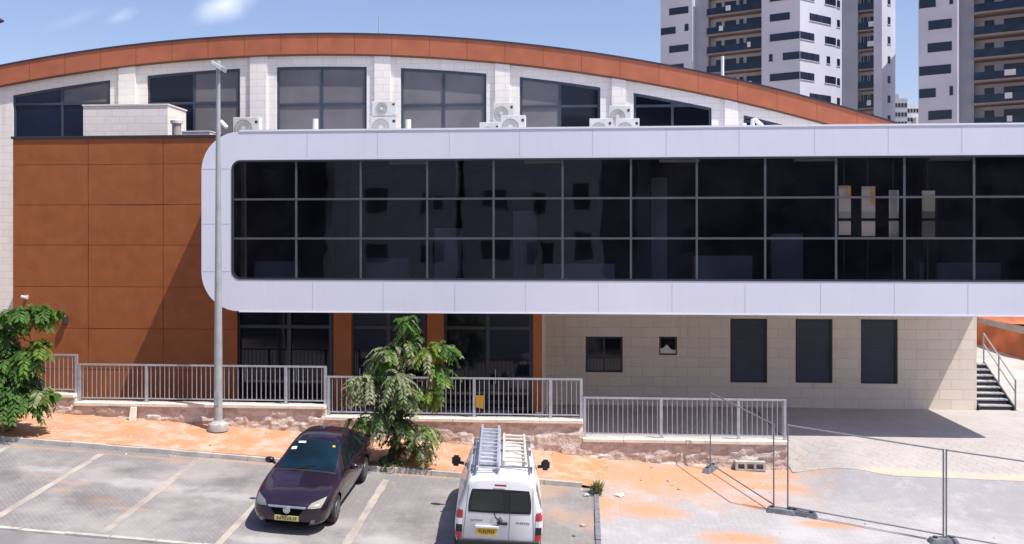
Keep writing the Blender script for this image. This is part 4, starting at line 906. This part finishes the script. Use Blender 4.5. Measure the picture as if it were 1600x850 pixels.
# the houses across the street, mirrored in the gallery glass
def back_house(x0, x1, y, z1, mat, label, wnd):
    zb_ = P((x0 + x1) / 2, y); t = thing('street_house', label, 'building', ((x0 + x1) / 2, y, zb_)); b = MB(); b.box(x0, x1, y - 10, y, zb_ - 1, z1); b.build('wall', mat, t)
    for (fx, z0, w, h) in wnd: m_ = MB(); xx = x0 + (x1 - x0) * fx; m_.box(xx, xx + w, y + .002, y + .06, z0, z0 + h); m_.build('window', 'mirrored_window', t)
back_house(-19, -9.6, -15, 15, 'mirrored_render', 'pale house mirrored in the left half of the gallery glass', [(.25, 4.2, 1.6, 1.5), (.7, 4.2, .8, 1.2), (.82, 4.2, .8, 1.2), (.25, 8.2, 1.6, 1.5), (.7, 8.2, .8, 1.2), (.82, 8.2, .8, 1.2)])
back_house(-9.2, 1.5, -17, 17, 'mirrored_render', 'pale house mirrored in the middle of the gallery glass', [(.15, 4.4, 1.8, 1.5), (.45, 4.0, .8, 1.6), (.56, 4.0, .8, 1.6), (.8, 4.4, 1.2, 2), (.15, 8.4, 1.8, 1.5), (.5, 8, 1, 1.6), (.8, 8.4, 1.2, 2)])
back_house(1.2, 75, -26, 22, 'dark_render', 'dark house mirrored in the right half of the gallery glass', [(.1 + .11 * k, 5 + 4 * r_, 1.5, 1.8) for k in range(8) for r_ in range(3)])
back_house(-70, -22, -24, 20, 'dark_render', 'dark house mirrored at the left end of the gallery glass', [(.2 + .2 * k, 6, 1.6, 1.8) for k in range(4)])

# ------------------------------------------------------------------ vehicles
def pchip(xs, ys, x):
    n_ = len(xs)
    if x <= xs[0]: return ys[0]
    if x >= xs[-1]: return ys[-1]
    i = max(k for k in range(n_ - 1) if xs[k] <= x)
    h_ = [xs[k + 1] - xs[k] for k in range(n_ - 1)]; dl = [(ys[k + 1] - ys[k]) / h_[k] for k in range(n_ - 1)]
    def sl(k):
        if k == 0: return dl[0]
        if k == n_ - 1: return dl[-1]
        a, b = dl[k - 1], dl[k]
        return 0 if a * b <= 0 else 2 * a * b / (a + b)
    t = (x - xs[i]) / h_[i]; m0, m1 = sl(i) * h_[i], sl(i + 1) * h_[i]
    return (2 * t ** 3 - 3 * t ** 2 + 1) * ys[i] + (t ** 3 - 2 * t ** 2 + t) * m0 + (-2 * t ** 3 + 3 * t ** 2) * ys[i + 1] + (t ** 3 - t ** 2) * m1
def car_body(root, st, wheels, wr, ar, mat, nx=170, nu=44, name='body'):
    keys = ['zs', 'ws', 'wm', 'zm', 'wb', 'zb', 'wr', 'zr', 'zc']; st = sorted(st, key=lambda s_: s_[0]); X = [s_[0] for s_ in st]
    def sec(x):
        p = {k: pchip(X, [s_[i + 1] for s_ in st], x) for i, k in enumerate(keys)}
        poly = [(0, p['zs']), (p['ws'] * .8, p['zs']), (p['ws'], p['zs'] + .06), (p['wm'], p['zm']), (p['wb'], p['zb']), (p['wb'] - .03, p['zb'] + .025),
                (p['wr'], p['zr']), (p['wr'] * .72, p['zr'] + (p['zc'] - p['zr']) * .75), (0, p['zc'])]
        L = [0]
        for a, b in zip(poly, poly[1:]): L.append(L[-1] + math.hypot(b[0] - a[0], b[1] - a[1]))
        out = []; k = 0
        for i in range(nu + 1):
            s_ = L[-1] * i / nu
            while k < len(L) - 2 and L[k + 1] < s_: k += 1
            t = (s_ - L[k]) / max(1e-6, L[k + 1] - L[k]); out.append((poly[k][0] + (poly[k + 1][0] - poly[k][0]) * t, poly[k][1] + (poly[k + 1][1] - poly[k][1]) * t))
        for _ in range(2):
            out = [out[0]] + [((out[i - 1][0] + 2 * out[i][0] + out[i + 1][0]) / 4, (out[i - 1][1] + 2 * out[i][1] + out[i + 1][1]) / 4) for i in range(1, nu)] + [out[-1]]
        return out
    xs_ = sorted(set([X[0] + (X[-1] - X[0]) * i / nx for i in range(nx + 1)] + X)); rows = []
    for x in xs_: s_ = sec(x); rows.append([(x, y, z) for y, z in s_] + [(x, -y, z) for y, z in s_[-2:0:-1]])
    n_ = len(rows[0]); vs = [v for r_ in rows for v in r_]; fs = []
    for i in range(len(rows) - 1):
        for k in range(n_):
            f_ = (i * n_ + k, i * n_ + (k + 1) % n_, (i + 1) * n_ + (k + 1) % n_, (i + 1) * n_ + k)
            cx, cy, cz = [sum(vs[q][j] for q in f_) / 4 for j in range(3)]
            if abs(cy) > .45 and any((cx - w) ** 2 + (cz - wr) ** 2 < ar ** 2 for w in wheels): continue
            fs.append(f_)
    fs += [tuple(range(n_)), tuple(range((len(rows) - 1) * n_, len(rows) * n_))[::-1]]
    allf = [f_ for f_ in fs]
    bvh = BVHTree.FromPolygons([Vector(v) for v in vs], allf)
    b = MB(); b.mesh(vs, fs); o = b.build(name, mat, root, smooth=48, world=False)
    return o, bvh
def patch(bvh, corners, axis, sgn, mat, name, parent, n=12, m=8, off=.006, rnd=.0):
    """a sheet laid on the body: corners (4 points of the two other axes) cast along axis from side sgn"""
    c = [Vector(p) for p in corners]; vs = {}; D = {'x': Vector((-sgn, 0, 0)), 'y': Vector((0, -sgn, 0)), 'z': Vector((0, 0, -sgn))}[axis]
    for j in range(m + 1):
        for i in range(n + 1):
            a, b_ = 2 * i / n - 1, 2 * j / m - 1; a2, b2 = a * math.sqrt(1 - rnd * b_ * b_ / 2), b_ * math.sqrt(1 - rnd * a * a / 2); u, v = (a2 + 1) / 2, (b2 + 1) / 2
            p = c[0] * (1 - u) * (1 - v) + c[1] * u * (1 - v) + c[2] * u * v + c[3] * (1 - u) * v
            o_ = {'x': Vector((sgn * 5, p[0], p[1])), 'y': Vector((p[0], sgn * 5, p[1])), 'z': Vector((p[0], p[1], sgn * 5))}[axis]
            h_ = bvh.ray_cast(o_, D)
            if h_[0] is not None:
                nr = h_[1] if h_[1].dot(D) < 0 else -h_[1]; vs[(i, j)] = h_[0] + nr * off
    b = MB(); idx = {k: q for q, k in enumerate(vs)}; fs = [tuple(idx[k] for k in ((i, j), (i + 1, j), (i + 1, j + 1), (i, j + 1))) for i in range(n) for j in range(m) if all(k in vs for k in ((i, j), (i + 1, j), (i + 1, j + 1), (i, j + 1)))]
    b.mesh(list(vs.values()), fs); return b.build(name, mat, parent, smooth=True, world=False)
def wheel(root, x, y, r, sgn, w=.2):
    b = MB(); b.lathe([(r * .62, -w / 2), (r * .9, -w / 2), (r, -w / 2 + .035), (r, w / 2 - .035), (r * .9, w / 2), (r * .62, w / 2)], (x, y, r), 'y', 32); o = b.build('wheel', 'tyre_rubber', root, smooth=30, world=False)
    yo = y + sgn * (w / 2 + .004); b = MB(); b.lathe([(r * .64, -.01), (r * .60, .012), (r * .54, .0)], (x, yo, r), 'y', 28)
    for k in range(7):
        a = 2 * math.pi * k / 7; d = Vector((math.cos(a), 0, math.sin(a))); b.bar(Vector((x, yo, r)) + d * .03, Vector((x, yo, r)) + d * r * .6, .05, .02, up=(0, 1, 0))
    b.lathe([(.06, -.01), (.05, .015)], (x, yo, r), 'y', 14); b.build('rim', 'rim_alloy', o, world=False)
    b = MB(); b.lathe([(r * .6, -.03), (r * .6, -.035)], (x, yo + .032, r), 'y', 24); b.build('brake_disc', 'trim_black', o, world=False)
def place(root, pos, fwd, sc_):
    n_ = Vector((.06 if pos[0] < 3 else .036, -.085, 1)).normalized(); f_ = Vector(fwd); f_ = (f_ - n_ * f_.dot(n_)).normalized(); l_ = n_.cross(f_)
    root.rotation_euler = Matrix((f_, l_, n_)).transposed().to_euler(); root.location = pos; root.scale = (sc_,) * 3
def bars_text(b, x, y0, z0, w, h, n_, up, mi=0, ax_='x', sgn=1):   # a row of small unreadable marks
    random.seed(n_ * 7)
    for k in range(n_):
        c = y0 + w * (k + .15) / n_; e = y0 + w * (k + .8) / n_
        for (za, zb_) in ((0, .2), (.4, .6), (.8, 1)):
            if random.random() < .75: b.box(x - .002, x + .002, min(c, e), max(c, e), z0 + h * za, z0 + h * zb_)
        b.box(x - .002, x + .002, min(c, c + (e - c) * .3), max(c, c + (e - c) * .3), z0, z0 + h)

# --- the dark purple saloon
car = thing('parked_car', 'dark purple saloon car parked nose out with yellow plates', 'car', (0, 0, 0))
#        x     zs   ws   wm   zm   wb   zb   wr   zr   zc
cst = [(2.245, .28, .44, .50, .42, .48, .56, .40, .59, .60),
       (2.21, .23, .55, .62, .44, .59, .60, .48, .645, .665),
       (2.10, .19, .68, .745, .47, .71, .645, .56, .70, .725),
       (1.92, .18, .76, .82, .50, .785, .70, .63, .755, .785),
       (1.55, .18, .80, .862, .54, .83, .79, .67, .83, .865),
       (1.02, .18, .81, .877, .58, .85, .885, .70, .925, .955),
       (.90, .18, .81, .877, .58, .85, .90, .70, .95, .985),
       (.45, .18, .81, .877, .58, .852, .915, .63, 1.18, 1.225),
       (.02, .18, .81, .877, .58, .854, .925, .57, 1.36, 1.415),
       (-.40, .18, .81, .877, .58, .856, .935, .56, 1.405, 1.465),
       (-.90, .18, .81, .875, .58, .855, .945, .555, 1.375, 1.435),
       (-1.20, .18, .81, .87, .58, .85, .955, .56, 1.31, 1.365),
       (-1.72, .19, .80, .86, .58, .83, .965, .64, 1.035, 1.06),
       (-2.02, .21, .76, .83, .58, .79, .93, .64, 1.0, 1.02),
       (-2.17, .26, .70, .77, .56, .73, .86, .60, .95, .97), (-2.235, .32, .60, .70, .54, .66, .74, .52, .84, .86)]
body, bv = car_body(car, cst, (1.36, -1.28), .31, .355, 'purple_paint')
for sg in (1, -1):
    wheel(car, 1.36, sg * .755, .312, sg); wheel(car, -1.28, sg * .75, .312, sg)
    patch(bv, [(.60, .965), (-.32, .985), (-.30, 1.345), (.14, 1.315)], 'y', sg, 'car_glass', 'side_window', car, rnd=.1)
    patch(bv, [(-.40, .985), (-1.10, 1.0), (-.98, 1.285), (-.38, 1.345)], 'y', sg, 'car_glass', 'side_window', car, rnd=.1)
    patch(bv, [(-1.18, 1.01), (-1.42, 1.03), (-1.1, 1.25), (-1.06, 1.26)], 'y', sg, 'car_glass', 'quarter_window', car, 6, 5)
    b = MB()
    for xx in (-.35, ): pass
    patch(bv, [(.93, .30), (.915, .30), (.915, .88), (.93, .88)], 'y', sg, 'trim_black', 'door_seam', car, 1, 8, .003)
    patch(bv, [(-.352, .30), (-.366, .30), (-.366, .95), (-.352, .95)], 'y', sg, 'trim_black', 'door_seam', car, 1, 8, .003)
    patch(bv, [(-1.2, .62), (-1.214, .62), (-1.214, .96), (-1.2, .96)], 'y', sg, 'trim_black', 'door_seam', car, 1, 8, .003)
    for xx in (-.12, -1.0): b = MB(); b.box(xx - .1, xx + .1, sg * .862 - .02, sg * .862 + .02, .80, .835); b.build('door_handle', 'purple_paint', car, world=False, bevel=.01)
    patch(bv, [(1.5, .0), (1.2, .0), (1.2, .1), (1.5, .1)], 'y', sg, 'trim_black', 'mud_flap', car, 2, 2) if False else None
    lens = 'lamp_lens' if sg > 0 else 'lamp_lens_dim'
    patch(bv, [(sg * .42, .60), (sg * .70, .60), (sg * .755, .755), (sg * .50, .69)], 'x', 1, lens, 'headlight', car, 10, 6, .008, .3)
    b = MB(); hit = bv.ray_cast(Vector((5, sg * .55, .32)), Vector((-1, 0, 0)))[0]; hx = hit.x if hit is not None else 2.1
    b.lathe([(.045, -.01), (.045, .012)], (hx, sg * .55, .32), 'x', 14); b.build('fog_lamp', 'lamp_lens_dim', car, world=False)
    b = MB(); bm = bmesh.new(); bmesh.ops.create_uvsphere(bm, u_segments=14, v_segments=10, radius=1)
    b.mesh([(v.co.x * .075 + .52, v.co.y * .115 + sg * .985, v.co.z * .075 + 1.0) for v in bm.verts], [[v.index for v in f_.verts] for f_ in bm.faces]); bm.free(); b.bar((.56, sg * .84, .94), (.53, sg * .92, .97), .05, .04); b.build('side_mirror', 'purple_paint', car, smooth=40, world=False)
    patch(bv, [(sg * .42, .70), (sg * .70, .70), (sg * .69, .88), (sg * .46, .88)], 'x', -1, 'tail_red', 'tail_light', car, 8, 5, .006, .2)
ws_ = patch(bv, [(.90, -.655), (.90, .655), (.06, .535), (.06, -.535)], 'z', 1, 'windscreen_glass', 'windscreen', car, 16, 12, .005, .08)
patch(bv, [(-1.68, -.58), (-1.68, .58), (-1.14, .50), (-1.14, -.50)], 'z', 1, 'car_glass', 'rear_window', car, 12, 8, .005, .1)
patch(bv, [(.985, -.69), (.985, .69), (.925, .675), (.925, -.675)], 'z', 1, 'trim_black', 'wiper_cowl', car, 14, 2, .006)
for (u0, v0, w, h, mt) in ((.30, -.53, .10, .12, 'paper'), (.14, -.42, .07, .17, 'paper'), (.2, .40, .06, .06, 'plate_yellow')):
    patch(bv, [(u0, v0), (u0 + w * .8, v0), (u0 + w * .8, v0 + h), (u0, v0 + h)], 'z', 1, mt, 'windscreen_sticker', ws_, 3, 3, .011)
b = MB(); b.box(.30, .36, -.1, .1, 1.17, 1.24); 
patch(bv, [(-.27, .435), (.27, .435), (.37, .60), (-.37, .60)], 'x', 1, 'grille_black', 'grille', car, 12, 6, .006, .15)
patch(bv, [(-.40, .592), (.40, .592), (.42, .63), (-.42, .63)], 'x', 1, 'chrome', 'grille_bar', car, 14, 2, .016)
b = MB()
hx = bv.ray_cast(Vector((5, 0, .58)), Vector((-1, 0, 0)))[0].x
b.lathe([(.075, 0), (.075, .02), (.06, .026), (.058, .012)], (hx + .012, 0, .555), 'x', 20); b.bar((hx + .03, -.06, .58), (hx + .035, 0, .53), .02, .012, up=(1, 0, 0)); b.bar((hx + .03, .06, .58), (hx + .035, 0, .53), .02, .012, up=(1, 0, 0)); b.build('emblem', 'chrome', car, world=False)
patch(bv, [(-.46, .215), (.46, .215), (.50, .31), (-.50, .31)], 'x', 1, 'grille_black', 'air_intake', car, 12, 5, .005, .2)
pl = MB(); pl.box(2.225, 2.262, -.26, .26, .315, .425); po = pl.build('number_plate', 'plate_pale', car, world=False)
b = MB(); bars_text(b, 2.263, .22, .338, -.44, .065, 8, 0); b.build('plate_print', 'plate_print', po, world=False)
b = MB(); b.box(-1.95, 1.95, -.60, .60, .17, .62); b.build('underbody', 'trim_black', car, world=False)
b = MB()
for sg in (1, -1):
    b.bar((.98, sg * .05 - .32, 1.0 - .005), (.80, sg * .05 + .12, 1.05), .012, .012)
b.build('wiper', 'trim_black', car, world=False)
P1, P2 = gp(522, 816), gp(568, 752); mid = (P1 + P2) / 2
cx_ = mid.x - .80 * 1.035; cy_ = mid.y + .03
place(car, (cx_, cy_, P(cx_, cy_) + .006), (.0, -1, 0), 1.035)

# --- the white van
van = thing('parked_van', 'white van seen from behind with two ladders on its roof', 'van', (0, 0, 0))
vst = [(-2.10, .34, .78, .84, .75, .80, 1.05, .60, 1.64, 1.735),
       (-2.07, .30, .82, .885, .75, .855, 1.05, .645, 1.69, 1.785),
       (-1.98, .28, .85, .905, .75, .885, 1.05, .665, 1.715, 1.805),
       (-1.2, .25, .86, .914, .75, .895, 1.05, .675, 1.735, 1.825),
       (-.2, .25, .86, .914, .75, .895, 1.05, .675, 1.735, 1.825),
       (.40, .25, .86, .912, .75, .89, 1.04, .66, 1.70, 1.785),
       (.62, .25, .86, .91, .75, .885, 1.03, .655, 1.60, 1.69),
       (1.30, .25, .85, .90, .72, .87, 1.0, .72, 1.09, 1.14),
       (1.75, .25, .82, .87, .66, .83, .90, .66, .98, 1.03), (1.98, .24, .74, .79, .58, .74, .78, .56, .84, .88), (2.09, .28, .60, .66, .5, .6, .60, .46, .65, .67)]
vb, bv = car_body(van, vst, (1.36, -1.34), .32, .37, 'van_white', 150, 44)
for sg in (1, -1):
    wheel(van, 1.36, sg * .79, .32, sg); wheel(van, -1.34, sg * .79, .32, sg)
    patch(bv, [(.98, 1.08), (.02, 1.08), (.02, 1.52), (.56, 1.52)], 'y', sg, 'car_glass', 'side_window', van, rnd=.1)
    patch(bv, [(-1.95, 1.10), (-.15, 1.08), (-.15, 1.50), (-1.85, 1.50)] if False else [(-1.93, 1.10), (-1.35, 1.09), (-1.35, 1.50), (-1.88, 1.50)], 'y', sg, 'car_glass', 'side_window', van, rnd=.15)
    b = MB(); y0, y1 = sorted((sg * .735, sg * .865)); 
    for (z0, z1, mt) in ((.93, 1.10, 'tail_red'), (.80, .93, 'white_paint'), (.64, .80, 'trim_black'), (.50, .64, 'tail_red')):
        patch(bv, [(sg * .745, z0), (sg * .868, z0), (sg * .868, z1), (sg * .745, z1)], 'x', -1, mt, 'tail_light' if mt == 'tail_red' else 'lamp_cluster', van, 6, 3, .010)
    b = MB(); bm = bmesh.new(); bmesh.ops.create_cube(bm, size=1); bmesh.ops.bevel(bm, geom=bm.edges[:], offset=.2, segments=2, affect='EDGES')
    b.mesh([(v.co.x * .12 + .82, v.co.y * .20 + sg * 1.045, v.co.z * .24 + 1.14) for v in bm.verts], [[v.index for v in f_.verts] for f_ in bm.faces]); bm.free(); b.bar((.82, sg * .86, 1.08), (.82, sg * .96, 1.10), .06, .06); b.build('side_mirror', 'trim_black', van, smooth=40, world=False)
    patch(bv, [(-1.9, .70), (1.0, .70), (1.0, .78), (-1.9, .78)], 'y', sg, 'trim_black', 'side_moulding', van, 20, 1, .012)
    patch(bv, [(sg * .38, .62), (sg * .72, .64), (sg * .70, .82), (sg * .42, .78)], 'x', 1, 'lamp_lens_dim', 'headlight', van, 8, 5, .006, .2)
wv = patch(bv, [(.66, 1.06), (-.66, 1.06), (-.60, 1.56), (.60, 1.56)], 'x', -1, 'trim_black', 'rear_window', van, 16, 8, .006, .16)
patch(bv, [(.61, 1.11), (-.06, 1.11), (-.06, 1.52), (.555, 1.52)], 'x', -1, 'van_glass', 'pane', wv, 10, 6, .012, .14)
patch(bv, [(-.20, 1.11), (-.61, 1.11), (-.555, 1.52), (-.20, 1.52)], 'x', -1, 'van_glass', 'pane', wv, 8, 6, .012, .14)
patch(bv, [(1.20, -.66), (1.20, .66), (.66, .60), (.66, -.60)], 'z', 1, 'car_glass', 'windscreen', van, 12, 8, .005, .08)
patch(bv, [(-.205, .50), (-.218, .50), (-.218, 1.11), (-.205, 1.11)], 'x', -1, 'badge_grey', 'door_seam', van, 1, 10, .004)
for y in (.72, -.72): patch(bv, [(y + .006, .50), (y - .006, .50), (y * .9 - .006, 1.62), (y * .9 + .006, 1.62)], 'x', -1, 'badge_grey', 'door_seam', van, 1, 12, .004)
b = MB(); hx = bv.ray_cast(Vector((-5, 0, 1.68)), Vector((1, 0, 0)))[0]; hx = hx.x
patch(bv, [(.13, 1.625), (-.11, 1.625), (-.11, 1.665), (.13, 1.665)], 'x', -1, 'tail_red', 'brake_light', van, 4, 1, .014)
hx = bv.ray_cast(Vector((-5, 0, .9)), Vector((1, 0, 0)))[0].x
b = MB(); ring = lambda r_, k: [(hx - k, -.02 + r_ * .72 * y, .92 + r_ * z) for y, z in ((0, 1), (1, 0), (0, -1), (-1, 0))]
o_, i_ = ring(.085, .012), ring(.045, .016); b.mesh(o_ + i_ + ring(.085, 0), [(k, (k + 1) % 4, 4 + (k + 1) % 4, 4 + k) for k in range(4)] + [(k, 8 + k, 8 + (k + 1) % 4, (k + 1) % 4) for k in range(4)]); b.build('emblem', 'badge_grey', van, world=False)
b = MB(); b.box(hx - .035, hx - .002, -.17, .04, .83, .875); b.bar((hx - .03, .08, .98), (hx - .03, .11, 1.08), .02); b.bar((hx - .03, .08, .98), (hx - .03, -.02, .9), .02); b.build('door_handle', 'trim_black', van, world=False)
b = MB(); bars_text(b, hx - .003, .58, .885, -.25, .03, 6, 0); bars_text(b, hx - .003, -.34, .86, -.29, .035, 7, 0); b.build('badge_lettering', 'badge_grey', van, world=False)
pl = MB(); pl.box(hx - .022, hx - .006, .04, .44, .60, .74); po = pl.build('number_plate', 'plate_yellow', van, world=False)
b = MB(); bars_text(b, hx - .024, .40, .635, -.32, .075, 8, 0); b.build('plate_print', 'plate_print', po, world=False)
b = MB(); b.box(hx - .04, hx - .004, .0, .48, .745, .80); b.build('plate_lamp', 'white_paint', van, world=False, bevel=.012)
b = MB(); b.box(-2.14, -2.0, -.84, .84, .30, .50); b.build('rear_bumper', 'trim_black', van, world=False, bevel=.03)
b = MB(); b.box(-1.9, 1.8, -.62, .62, .22, .66); b.build('underbody', 'trim_black', van, world=False)
for xx in (-1.55, -.45, .25):
    b = MB(); b.box(xx - .025, xx + .025, -.62, .62, 1.842, 1.868)
    for sg in (1, -1): b.box(xx - .03, xx + .03, sg * .62 - .02, sg * .62 + .02, 1.70, 1.868)
    b.build('roof_bar', 'fence_steel', van, world=False)
for sg in (1, -1): b = MB(); b.bar((-1.75, sg * .585, 1.80), (.38, sg * .575, 1.80), .03, .035); b.build('roof_rail', 'badge_grey', van, world=False)
vp = gp(776, 882); VS = 1.03
vx, vy = vp.x - .17, vp.y + 2.1 * VS
place(van, (vx, vy, P(vx, vy) + .006), (-.085, 1, 0), VS)
def ladder(name, label, y0, y1, x0, x1, z, mat, sections, skew=0):
    t = thing(name, label, 'ladder', (0, 0, 0), 'ladders on the van roof'); t.matrix_world = van.matrix_world
    t.location = van.location; t.rotation_euler = van.rotation_euler; t.scale = van.scale
    for s_ in range(sections):
        zz = z + s_ * .075; a, b_ = y0 + s_ * .03, y1 - s_ * .03; xa, xb = x0 + s_ * .12, x1 - s_ * .05
        for y in (a, b_): r_ = MB(); r_.hexa([(xa, y - .022, zz - .035), (xb, y + skew - .022, zz - .035), (xb, y + skew + .022, zz - .035), (xa, y + .022, zz - .035), (xa, y - .022, zz + .035), (xb, y + skew - .022, zz + .035), (xb, y + skew + .022, zz + .035), (xa, y + .022, zz + .035)]); r_.build('ladder_rail', mat, t, world=False)
        n_ = int((xb - xa) / .28); first = None
        for k in range(n_ + 1):
            xx = xa + .1 + k * .26; f_ = (xx - xa) / (xb - xa)
            if xx > xb - .05: break
            r_ = MB(); r_.tube([(xx, a + skew * f_, zz), (xx, b_ + skew * f_, zz)], .024, 8); r_.build('rung', mat, t, world=False)
    return t
bpy.context.view_layer.update()
l1 = ladder('ladder', 'long silver double ladder reaching past the front of the van roof', .06, .50, -1.93, .95, 1.905, 'ladder_alloy', 2)
l2 = ladder('ladder', 'shorter weathered wooden ladder on the right half of the van roof', -.50, -.04, -1.45, .55, 1.905, 'ladder_wood', 1, .0)

# ------------------------------------------------------------------ young trees
def compound(b, p, d, L, droop, nl, ll, lw_, mi):
    p = Vector(p); d = Vector(d).normalized(); pts = []
    for k in range(nl + 1):
        s_ = k / nl; pts.append(p + d * L * s_ + Vector((0, 0, -droop * s_ * s_)))
    side = d.cross(Vector((0, 0, 1)))
    side = side.normalized() if side.length > .05 else Vector((1, 0, 0))
    for k in range(1, nl + 1):
        q_ = pts[k]; tg = (pts[k] - pts[k - 1]).normalized(); sz = ll * (1 - .35 * abs(k / nl - .45))
        for sg in (1, -1):
            if random.random() < .06: continue
            dr = (side * sg * .8 + tg * .55 + Vector((0, 0, random.uniform(-.55, .05)))).normalized(); up = dr.cross(tg).normalized(); wv = up.cross(dr).normalized() * lw_ / 2
            tip = q_ + dr * sz + Vector((0, 0, -.03)); mid_ = q_.lerp(tip, .45) + Vector((0, 0, random.uniform(-.01, .02)))
            b.face([q_, mid_ + wv, tip, mid_ - wv], mi if random.random() < .85 else random.choice(mi_all))
    for k in range(nl): b.face([pts[k] + side * .005, pts[k + 1] + side * .005, pts[k + 1] - side * .005, pts[k] - side * .005], 3)
def sapling(label, base_px, Y, trunk_px, clusters, seed, leafsz, rscale):
    global mi_all
    random.seed(seed); bx = ax(base_px, Y, 740); bz = P(bx, Y) + .11; t = thing('young_tree', label, 'tree', (bx, Y, bz), 'young trees on the sidewalk'); mats = ['leaf_sage', 'leaf_green', 'leaf_bright', 'leaf_dark', 'leaf_yellow', 'leaf_dry']; mi_all = [0, 0, 1, 3, 2] if seed == 5 else [1, 1, 1, 3, 2]
    tr_ = MB(); tp = [Vector((bx, Y, bz))] + [Vector((at(a, c, Y).x, Y + o_, at(a, c, Y).z)) for a, c, o_ in trunk_px]
    tr_.tube(tp, [.075 - .055 * k / (len(tp) - 1) for k in range(len(tp))], 9); cr = MB()
    for (px, py, r_, n_, mi, dy, dr) in clusters:
        c = at(px, py, Y + dy); j = min(range(len(tp)), key=lambda k: (tp[k] - c).length + (1.5 if tp[k].z > c.z + .3 else 0)); a = tp[j]
        if (a - c).length > .15: m_ = a.lerp(c, .5) + Vector((0, 0, .12)); tr_.tube([a, m_, c], [.03, .02, .009], 6)
        rr = r_ / F * (Y + dy)
        for k in range(int(n_ * (2.5 if seed == 5 else 2.8))):
            th_, ph = random.uniform(0, 6.28), random.uniform(-.5, 1.0); d = Vector((math.cos(th_) * math.cos(ph), math.sin(th_) * math.cos(ph), math.sin(ph) * .8 + dr)); o_ = c + Vector((random.gauss(0, .09), random.gauss(0, .09), random.gauss(0, .07)))
            compound(cr, o_, d, rr * random.uniform(.6, 1.15), rr * random.uniform(.5, 1.1), 8, leafsz * random.uniform(.8, 1.2), leafsz * .42, mi if random.random() < .8 else random.choice(mi_all))
    cr.build('crown', mats, t); tr_.build('trunk', 'bark_red' if seed == 5 else 'bark', t, smooth=True); return t
sapling('leaning grey green young tree between the purple car and the white van', 612, 24.95,
        [(614, 715, 0), (622, 660, .02), (630, 610, .05), (632, 560, 0), (632, 515, 0)],
        [(633, 503, 24, 9, 1, 0, .3), (637, 530, 26, 8, 1, 0, 0), (605, 548, 30, 11, 0, -.1, .1), (598, 562, 30, 12, 1, .1, 0), (640, 548, 22, 6, 0, .2, 0), (668, 545, 26, 7, 4, 0, 0), (697, 545, 26, 9, 1, .1, .3), (683, 575, 32, 9, 1, .1, 0), (690, 590, 22, 5, 4, -.1, 0), (567, 590, 30, 10, 0, -.2, 0), (560, 606, 24, 6, 0, -.1, -.1), (625, 592, 36, 15, 0, -.5, .1), (632, 612, 34, 14, 0, -.4, 0), (600, 595, 30, 8, 3, .2, 0), (612, 630, 36, 12, 3, .1, 0), (655, 610, 28, 8, 1, .2, 0), (674, 615, 20, 5, 4, .1, 0), (590, 648, 36, 11, 0, -.3, .1), (565, 658, 28, 9, 1, -.3, 0), (626, 655, 30, 11, 3, -.1, 0), (640, 665, 26, 8, 0, 0, 0), (666, 674, 30, 9, 0, -.3, -.1), (664, 698, 18, 4, 0, -.3, -.3), (614, 690, 22, 6, 3, .0, 0), (640, 690, 24, 6, 5, -.1, 0), (602, 720, 24, 10, 1, -.1, .2), (598, 735, 18, 8, 2, -.2, .2), (620, 725, 18, 5, 1, -.1, 0), (605, 660, 22, 4, 5, .2, 0)], 5, .16, 1)
sapling('bright green bushy young tree at the left edge before the short railing', 12, 25.0,
        [(12, 660, 0), (8, 620, 0), (5, 570, 0), (5, 530, 0), (10, 495, 0)],
        [(12, 490, 30, 10, 1, 0, .1), (40, 483, 28, 10, 1, -.1, .1), (66, 484, 22, 9, 1, -.2, .1), (78, 486, 12, 4, 2, -.2, .2), (5, 520, 32, 10, 1, .1, 0), (-25, 520, 36, 10, 1, 0, 0), (12, 545, 34, 9, 1, .1, 0), (40, 552, 30, 10, 1, -.2, 0), (62, 540, 24, 8, 4, -.2, .3), (58, 552, 20, 5, 4, -.2, 0), (20, 570, 34, 12, 1, -.3, 0), (-15, 570, 40, 14, 1, -.2, 0), (44, 590, 30, 10, 3, 0, 0), (10, 605, 38, 14, 1, -.4, 0), (-20, 620, 40, 12, 1, -.2, 0), (34, 615, 30, 11, 1, -.3, 0), (60, 612, 22, 7, 0, -.2, -.1), (50, 626, 20, 5, 1, -.2, -.2), (15, 628, 22, 5, 3, 0, 0), (74, 618, 10, 3, 4, -.3, -.2)], 11, .20, 1)
